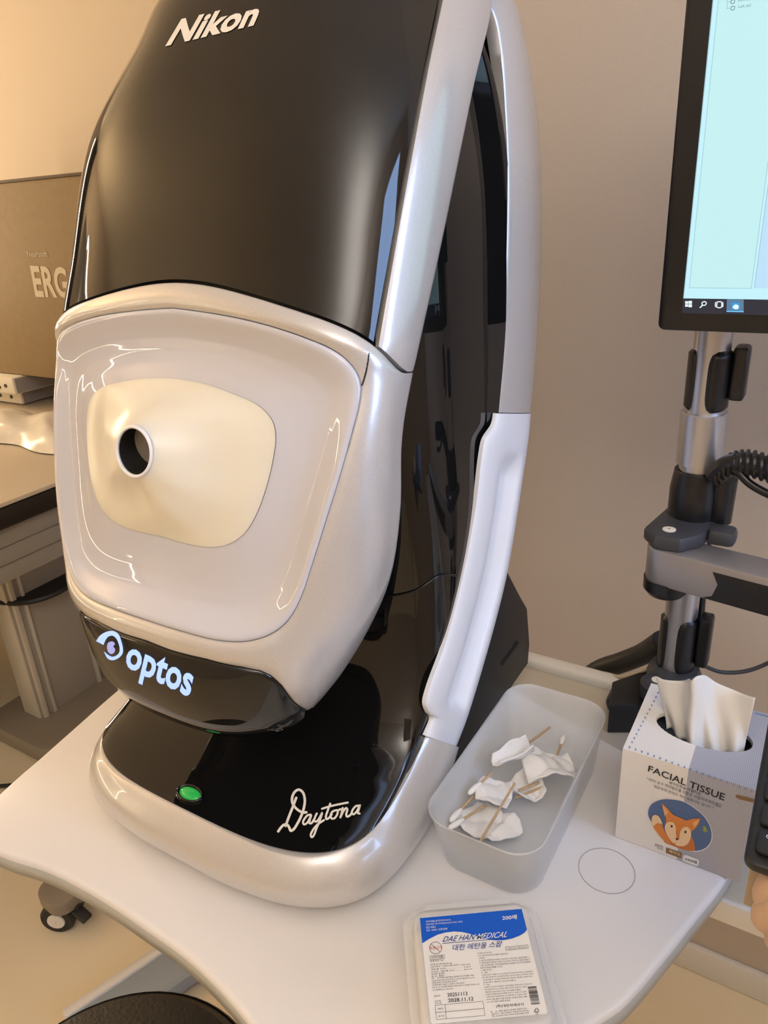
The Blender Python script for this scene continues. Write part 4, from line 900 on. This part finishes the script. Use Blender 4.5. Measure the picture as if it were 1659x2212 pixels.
put(TB, px_text('count_print', '250매', Z6(888, 1660), Z6(988, 1697), Z6(891, 1635), hf2, 'print_dark', None, bold=.015, TR=Z6(991, 1670)))
put(TB, px_poly('side_tag', [Z6(*p) for p in ((1315, 1118), (1330, 1113), (1470, 1150), (1470, 1180), (1345, 1150), (1320, 1135))], hf, 'print_brown'))
def paw(cpx, hit, s, m):
    c = np.array(cpx); pts = []
    for k, (dx, dy, r) in enumerate(((0, .35, .42), (-.5, -.15, .2), (-.18, -.5, .2), (.2, -.48, .2), (.52, -.1, .2))):
        pts.append(([c+s*np.array([dx+r*math.cos(a), dy+r*math.sin(a)]) for a in np.linspace(0, 6.28, 8, endpoint=False)], [tuple(range(8))]))
    return merge_px(pts)
pf = []
for k in range(22):
    f = k/21; p = np.array(Z6(427, 714))*(1-f)+np.array(Z6(1500, 1100))*f; pf.append(paw(p, ht, 3.5, None))
for k in range(14):
    f = k/13; p = np.array(Z6(448, 672))*(1-f)+np.array(Z6(686, 224))*f; pf.append(paw(p, ht, 3.1, None))
for k in range(9):
    f = k/8; p = np.array(Z6(1490, 430))*(1-f)+np.array(Z6(1640, 470))*f; pf.append(paw(p, ht, 3.0, None))
put(TB, obj('paw_print', *lay(*merge_px(pf), ht), 'print_paw'))
# tissue sheet
bot = [on(p, 2, bh-.012) for p in ((1440, 1575), (1475, 1600), (1520, 1622), (1565, 1635), (1604, 1632))]
top = [on(p, 1, yy) for p, yy in (((1417, 1467), .285), ((1440, 1471), .283), ((1478, 1468), .288), ((1508, 1454), .272), ((1545, 1475), .284), ((1590, 1489), .288), ((1632, 1507), .276))]
Bt, Tp_ = even(bot, 60), even(top, 60); R = []
for k in np.linspace(0, 1, 24):
    p = Bt*(1-k)+Tp_*k; u = np.linspace(0, 1, 60)
    fold = .006*np.sin(u*11+1.5*k)*(k*.4+.6*(1-k))+.010*np.exp(-((u-.42)/.07)**2)*(-1)*(.3+.7*k)+.004*np.sin(u*26+4*k)*(1-k)
    p = p.copy(); p[:, 1] += fold; R.append(p)
sheet = grid('tissue_sheet', R, 'tissue_paper', None); sheet.modifiers.new('thick', 'SOLIDIFY').thickness = .0005; put(TB, sheet)

# --- box of alcohol swabs
lz = .046
TL_, TR_, BR_, BL_ = [on(p, 2, lz)[:2] for p in ((907, 1982), (1127, 1963), (1184, 2190), (930, 2212))]
lc = (TL_+TR_+BR_+BL_)/4; ex = (TR_-TL_+BR_-BL_)/2; lw = np.linalg.norm(ex); ex /= lw; ey2 = np.array([-ex[1], ex[0]]); lh = (np.linalg.norm(TL_-BL_)+np.linalg.norm(TR_-BR_))/2
SB = thing('swab_box', 'clear plastic box of alcohol swabs with blue and white label', 'swab box', (*lc, 0))
def lr(hw, hh, r, z, dx=0, dy=0): return [(*(lc+ex*(a+dx)+ey2*(b+dy)), z) for a, b in rrect(-hw, -hh, hw, hh, r, 6)]
hw, hh = lw/2, lh/2
L = [lr(hw+.004, hh+.006, .010, .0006), lr(hw+.006, hh+.008, .012, .003), lr(hw+.010, hh+.012, .014, .030), lr(hw+.013, hh+.015, .016, .0305), lr(hw+.0135, hh+.0155, .016, .034), lr(hw+.011, hh+.013, .015, .0345), lr(hw+.009, hh+.011, .014, .039), lr(hw+.0065, hh+.008, .012, .0395), lr(hw+.005, hh+.0065, .011, .0445), lr(hw+.003, hh+.004, .010, .0452)]
sb = grid('box_body', L, 'clear_plastic', None, closev=True, sharp=60)
bm = bmesh.new(); bm.from_mesh(sb.data); bm.verts.ensure_lookup_table(); n = len(L[0]); bm.faces.new([bm.verts[i] for i in range(n)][::-1]); bm.faces.new([bm.verts[9*n+i] for i in range(n)]); bm.to_mesh(sb.data); bm.free(); put(SB, sb)
put(SB, prism('hinge_tab', [tuple(lc+ex*a+ey2*b) for a, b in ((-.036, hh+.014), (.036, hh+.014), (.034, hh+.021), (-.034, hh+.021))], .031, .0335, 'clear_plastic', None, bevel=.0008))
L = [lr(hw+.003, hh+.005, .009, .003), lr(hw+.006, hh+.008, .010, .026), lr(hw, hh, .010, .032)]
sp_ = grid('swab_stack', L, 'cotton', None, closev=True); bm = bmesh.new(); bm.from_mesh(sp_.data); bm.verts.ensure_lookup_table(); bm.faces.new([bm.verts[i] for i in range(n)][::-1]); bm.faces.new([bm.verts[2*n+i] for i in range(n)]); bm.to_mesh(sp_.data); bm.free(); put(SB, sp_)
lab = put(SB, obj('label', lr(hw, hh, .0016, .0459), [tuple(range(n))], 'print_white'))
hl, hl2 = plane_hit(2, .0461), plane_hit(2, .0463)
Z = lambda a, b: (800+a*.30139, 1880+b*.30139)
put(lab, px_poly('label_blue', [Z(355, 342), Z(1085, 276), Z(1122, 425)]+[Z(*p) for p in ((1105, 447), (1070, 468), (1020, 488), (960, 500), (900, 502), (840, 495), (780, 478), (720, 457), (660, 442), (600, 438), (540, 445), (480, 462), (420, 492), (372, 524))], hl, 'print_strongblue'))
T = lambda name, s, bl, br, tl, m, **k: put(lab, px_text(name, s, Z(*bl), Z(*br), Z(*tl), hl2, m, None, **{kk: (Z(*v) if kk == 'TR' else v) for kk, v in k.items()}))
T('label_count', '200매', (946, 358), (1050, 350), (944, 325), 'print_white', bold=.02, TR=(1049, 317))
for k, (s, x1) in enumerate((('의약외품(분류번호0201)', 576), ('대전지방 제 의약품(055호구)46-28호', 662), ('ISO 9001', 468), ('ISO 14001 인증업체', 552))):
    yb = 377+20.5*k; xr = 398+.5*k*4; T('label_small', s, (xr, yb), (x1, yb-(x1-xr)*.085), (xr-2, yb-15), 'print_white', TR=(x1-2, yb-(x1-xr)*.085-15))
def title(s, m, clipfun): pass
V1, F1 = text_mesh('DAE HAN MEDICAL', .004, .25, .12)
xs = [v[0] for v in V1]; ys = [v[1] for v in V1]
def tm(v):
    a = (v[0]-min(xs))/(max(xs)-min(xs)); b = v[1]/max(ys); A, B, C_, D_ = map(np.array, (Z(516, 513), Z(976, 478), Z(526, 474), Z(986, 436))); return (1-a)*(1-b)*A+a*(1-b)*B+(1-a)*b*C_+a*b*D_
wx = [(372, 524), (420, 492), (480, 462), (540, 445), (600, 438), (660, 442), (720, 457), (780, 478), (840, 495), (900, 502), (960, 500), (1020, 488)]
wave = np.array([Z(*p) for p in wx]); pv = [tm(v) for v in V1]
fa = [f for f in F1 if np.mean([pv[i][1] for i in f]) < np.interp(np.mean([pv[i][0] for i in f]), wave[:, 0], wave[:, 1])]; fb = [f for f in F1 if f not in set(fa)]
put(lab, obj('label_title', *lay(pv, fb, hl2), 'print_navy')); put(lab, obj('label_title', *lay(pv, fa, hl2), 'print_white'))
put(lab, px_poly('title_rule', [Z(516, 522), Z(990, 484), Z(990, 487), Z(516, 526)], plane_hit(2, .0462), 'print_navy'))
T('label_name', '대한 에탄올 스왑', (590, 577), (942, 548), (587, 533), 'print_navy', bold=.005, shear=.15, TR=(948, 504))
def ringpx(c, r, wd, m, name):
    put(lab, obj(name, *lay(*stroke_px([Z(c[0]+r*math.cos(a), c[1]+r*.97*math.sin(a)) for a in np.linspace(0, 2*math.pi, 24)], wd, 60), plane_hit(2, .0462)), m))
ringpx((468, 556), 44, .9, 'print_black', 'warning_ring')
T('warning_print', '복용금지', (424, 572), (514, 564), (424, 546), 'print_red', TR=(514, 538))
put(lab, obj('warning_slash', *lay(*stroke_px([Z(436, 528), Z(468, 556), Z(500, 586)], .8), hl2), 'print_black'))
def frame(name, a, b, c, d, wd=.7, m='print_dark'):
    V, F_ = merge_px([stroke_px([Z(*p), Z((p[0]+q[0])/2, (p[1]+q[1])/2), Z(*q)], wd, 3) for p, q in ((a, b), (b, c), (c, d), (d, a))]); put(lab, obj(name, *lay(V, F_, hl2), m))
frame('class_frame', (427, 615), (529, 606), (531, 632), (429, 641)); T('class_print', '의약외품', (436, 635), (522, 628), (436, 617), 'print_dark', TR=(522, 610))
frame('notice_frame', (968, 550), (1128, 535), (1131, 557), (971, 572)); T('notice_print', '* 외용으로만 사용하십시오.', (977, 567), (1122, 553), (976, 557), 'print_dark', TR=(1121, 542))
left = ['분류번호 261', '[제 품 명] 대한에탄올스왑', '[원료약품 및 그 분량] (1매중, 탈지면 - 0.1g(2x2cm)', '에탄올 (KP) ...................... 0.6ml', '주성분 : 에탄올 (KP) ............ 83v/v%', '첨가제 : 탈지면', '용  제 : 정제수', '[성     상] 백색의 탈지면에 침적된 무색 투명한 액체', '[효능.효과] 피부.창상부위의 소독 및 의료용구의 소독', '[용법.용량] 소독부위에 바른다', '[저장방법] 기밀용기, 실온(1~30C)보관', '[제 조 사] (주)대한위재상사/충북 충주시 앙성면 앙암로 570', '[고객센터] 02-432-9311']
lx = [526, 585, 715, 720, 732, 530, 530, 742, 745, 622, 675, 782, 596]
ly = [655, 682, 698, 716, 734, 749, 766, 780, 797, 813, 829, 846, 864]
right = ['[사용상 주의사항]', '1. 경고 : 점막 및 손상된 상처 이외에는 사용하지 말 것.', '2. 부작용', '가. 발진 등 과민증상이 나타날 수 있으므로 그러한 경우 사용을 중지할 것.', '나. 피부에 심한 자극증상이 나타날 수 있으므로 그러한 경우 사용을 중지할 것.', '3. 임상 검사치에 영향 : 주사부위에 알코올이 남아있을 수 있으므로 검체채취시', '   대조의 판단을 방해할 수 있다.', '4. 적용상의 주의', '가. 인체', '1) 외용으로만 사용할 것. 2) 눈에 들어가지 않도록 주의하고 눈에 들어간', '경우 물로 씻어낼 것. 3) 광범위하게 또는 장기간 사용하는 경우에는 의사의', '지시에 따를 것. 4) 동일 부위에 반복 사용하는 경우에는 피부에 주의', '등으로 피부가 거칠어질 수 있으므로 주의할 것.', '나. 기타', '1) 혈청, 농 등의 단백질은 살균작용을 저하시킬 수 있으므로', '피부 등에 부착되어 있는 경우에는 충분히 씻어내고 사용할 것. 2) 인화성', '폭발성이 있으므로 화기 주의, 가스오염에 주의한다.', '3) 합성고무제품, 합성수지제품, 광학기구, 잠금기구 도장한', '카메라 등에 사용을 피하는 게 바람직하다. 4) 금속기구를', '장시간 담글 필요가 있을 경우에는 부식을 방지하기 위해', '0.2~1%의 아질산나트륨을 첨가한다.']
rx = [868, 990, 818, 1140, 1146, 1150, 950, 868, 838, 1165, 1168, 1160, 1045, 855, 1160, 1120, 1080, 1120, 1120, 1122, 1005]
prefetch(left+right+['페이잇은숲', '의약외품', '* 외용으로만 사용하십시오.', '복용금지', '제조번호', '사용기한', '또는일', '개봉일', '폐기일', 'PP', '본    사 : 충북 충주시 앙성면 앙암로 570', '서울지사 : 서울 동대문구 장한로172(장안동)', 'TEL.02)432-9311 FAX.02)2208-3118'])
for s, x1, y in zip(left, lx, ly):
    x0 = 428+(y-655)*.10; sl = .075; yy = y+2; T('label_small', s, (x0, yy), (x1, yy-(x1-x0)*sl), (x0-1, yy-13), 'print_dark', TR=(x1-1, yy-13-(x1-x0)*sl))
for k, (s, x1) in enumerate(zip(right, rx)):
    y = 602+k*17.4; x0 = 768+k*3.5; sl = .075; T('label_small', s, (x0, y), (x1, y-(x1-x0)*sl), (x0-1, y-12), 'print_dark', TR=(x1-1, y-12-(x1-x0)*sl))
T('date_caption', '제조번호', (456, 909), (503, 904), (455, 897), 'print_dark', TR=(502, 892)); T('date_caption', '사용기한', (460, 945), (507, 940), (459, 933), 'print_dark', TR=(506, 928)); T('date_caption', '또는일', (462, 960), (510, 955), (461, 948), 'print_dark', TR=(509, 943))
T('date_print', '20251113', (553, 906), (697, 896), (550, 880), 'print_black', bold=.01, TR=(694, 869)); T('date_print', '2028.11.12', (559, 946), (740, 933), (556, 920), 'print_black', bold=.01, TR=(738, 906))
frame('date_table', (464, 968), (806, 938), (822, 1040), (474, 1070)); frame('date_table_line', (469, 1019), (814, 989), (814, 990), (469, 1020), .5); frame('date_table_line', (534, 962), (545, 1064), (546, 1064), (535, 962), .5)
T('date_caption', '개봉일', (482, 1000), (523, 996), (481, 987), 'print_dark', TR=(522, 983)); T('date_caption', '폐기일', (487, 1053), (530, 1048), (486, 1040), 'print_dark', TR=(529, 1035))
T('company_print', '(주)대한위재상사', (903, 988), (1103, 972), (900, 965), 'print_black', bold=.008, TR=(1100, 949))
for s, a, b in (('본    사 : 충북 충주시 앙성면 앙암로 570', (863, 1022), (1120, 996)), ('서울지사 : 서울 동대문구 장한로172(장안동)', (866, 1039), (1138, 1012)), ('TEL.02)432-9311 FAX.02)2208-3118', (868, 1055), (1135, 1029))):
    T('label_small', s, a, b, (a[0]-1, a[1]-13), 'print_dark', TR=(b[0]-1, b[1]-13))
bars = []; y = 835
while y < 962:
    wd = random.choice((1.5, 2.5, 3.5, 5)); x0 = 1128+(y-835)*.2; bars.append(([Z(x0, y), Z(x0+62, y-5), Z(x0+62, y-5+wd), Z(x0, y+wd)], [(0, 1, 2, 3)])); y += wd+random.choice((1.5, 2.5, 3.5))
put(lab, obj('barcode', *lay(*merge_px(bars), hl2), 'print_black'))
tri = np.array([(1192, 982), (1212, 1014), (1172, 1018)]); ss = []
for k in range(3):
    a, b = tri[k], tri[(k+1) % 3]; ss.append(stroke_px([Z(*(a*.85+b*.15)), Z(*(a*.5+b*.5)), Z(*(a*.25+b*.75))], 1.5))
put(lab, obj('recycling_mark', *lay(*merge_px(ss), hl2), 'print_black')); T('recycling_print', 'PP', (1188, 1036), (1206, 1034), (1187, 1026), 'print_dark', TR=(1205, 1024))

# --- keyboard held up at the right, with the hand that holds it
kz = .25
KB = thing('keyboard', 'black keyboard held up at the right edge of the picture', 'keyboard', (.62, .05, kz))
k00 = on((1606, 1858), 2, kz); k01 = on((1656, 1578), 2, kz); kv = (k01-k00)[:2]; kl = np.linalg.norm(kv); kv /= kl; ku = np.array([kv[1], -kv[0]]); kl = .135
def kp(a, b): return tuple(k00[:2]+ku*a+kv*b)
put(KB, prism('case', [kp(a, b) for a, b in rrect(0, 0, .44, kl, .006, 5)], kz-.006, kz, 'key_black', None, bevel=.002, seg=3))
rows = [('Ctrl', '', 'Alt', '', '', 'Alt', 'Ctrl'), ('shift', 'Z', 'X', 'C', 'V', 'B', 'N'), ('Caps', 'A', 'S', 'D', 'F', 'G', 'H'), ('Tab', 'Q', 'W', 'E', 'R', 'T', 'Y'), ('`', '1', '2', '3', '4', '5', '6'), ('Esc', 'F1', 'F2', 'F3', 'F4', 'F5', 'F6')]
fw = [.024, .042, .033, .028, .019, .019]
for r_, row in enumerate(rows):
    a = .0042; b0 = .0062+.0195*r_
    for c_, s in enumerate(row):
        wd = fw[r_] if c_ == 0 else .0165
        key = put(KB, prism('key', [kp(*p) for p in rrect(a, b0, a+wd, b0+.0165, .003, 3)], kz+.0002, kz+.0032, 'key_top', None, bevel=.0012))
        if s and a < .06:
            V_, F_ = text_mesh('^' if s == 'shift' else s); x_ = [v[0] for v in V_]; sc = .0042
            if s == 'shift':
                V_ = [(.0, .0), (.9, 1.), (1.8, 0), (1.3, 0), (1.3, -.8), (.5, -.8), (.5, 0)]; F_ = [(0, 1, 2, 3, 4, 5, 6)]; sc = .0034
            if V_: put(key, obj('key_legend', [(*kp(a+.0035+v[0]*sc, b0+.0095+v[1]*sc), kz+.0036) for v in V_], F_, 'legend'))
        a += wd+.0030
bdq = [on((1621, 1868), 2, kz-.02), on((1625, 1963), 1, on((1621, 1868), 2, kz-.02)[1])]
p0 = bdq[0]; zb_ = bdq[1][2]
tag(box('clipboard', (p0[0]+.10, p0[1]+.002, (kz-.018+zb_)/2), (.20, .003, kz-.018-zb_), 'board_beige', bevel=.0008), 'thin beige board held upright below the keyboard', 'board')
# hand: one skinned mesh with five fingers
hy0 = p0[1]
def hp3(px, d=0.): return on((px[0]+9, px[1]+4), 1, hy0-.012-d)
J = {}; E_ = []; vl = []; rr_ = []
def jv(k, p, r): J[k] = len(vl); vl.append(tuple(p)); rr_.append(r)
wr = hp3((1790, 1990)); 
jv('elbow', hp3((2150, 2080))+[.10, -.02, 0], .040); jv('fore', hp3((1960, 2030))+[.02, 0, 0], .033); jv('wrist', hp3((1860, 1985)), .026); jv('palm', hp3((1790, 1955)), .026); jv('knuck', hp3((1735, 1935)), .021)
E_ += [('elbow', 'fore'), ('fore', 'wrist'), ('wrist', 'palm'), ('palm', 'knuck')]
def finger(k, pts, rs, root='knuck'):
    prev = root
    for i, (p, r) in enumerate(zip(pts, rs)): jv(k+str(i), p, r); E_.append((prev, k+str(i))); prev = k+str(i)
finger('index', [hp3((1700, 1905)), hp3((1668, 1905)), hp3((1652, 1930)), hp3((1650, 1953))], [.0115, .0100, .0092, .0080])
finger('middle', [hp3((1700, 1945), .004), hp3((1666, 1955), .004), hp3((1647, 1978), .004), hp3((1641, 1998), .004)], [.0115, .0098, .0088, .0072])
finger('ring', [hp3((1712, 1985), .0), hp3((1685, 2000), .0), hp3((1675, 2025), 0), hp3((1674, 2045), 0)], [.011, .0095, .0086, .007])
finger('little', [hp3((1735, 2015), -.004), hp3((1715, 2035), -.004), hp3((1708, 2056), -.004)], [.010, .0085, .0068])
finger('thumb', [hp3((1780, 1890), .008), hp3((1740, 1850), .008), hp3((1715, 1835), .006)], [.013, .0115, .0095], 'palm')
me = bpy.data.meshes.new('person'); me.from_pydata(vl, [(J[a], J[b]) for a, b in E_], []); o = bpy.data.objects.new('person', me); COL.objects.link(o)
sk = o.modifiers.new('skin', 'SKIN'); sv = me.skin_vertices[0].data
for i, r in enumerate(rr_): sv[i].radius = (r, r)
sv[0].use_root = True; o.modifiers.new('sub', 'SUBSURF').levels = 2; o.modifiers['sub'].render_levels = 2
dg = bpy.context.evaluated_depsgraph_get(); me2 = bpy.data.meshes.new_from_object(o.evaluated_get(dg)); o.modifiers.clear(); o.data = me2; me2.materials.clear(); me2.materials.append(MATS['skin'])
for p in me2.polygons: p.use_smooth = True
tag(o, 'hand of a person reaching in to hold the keyboard', 'person')
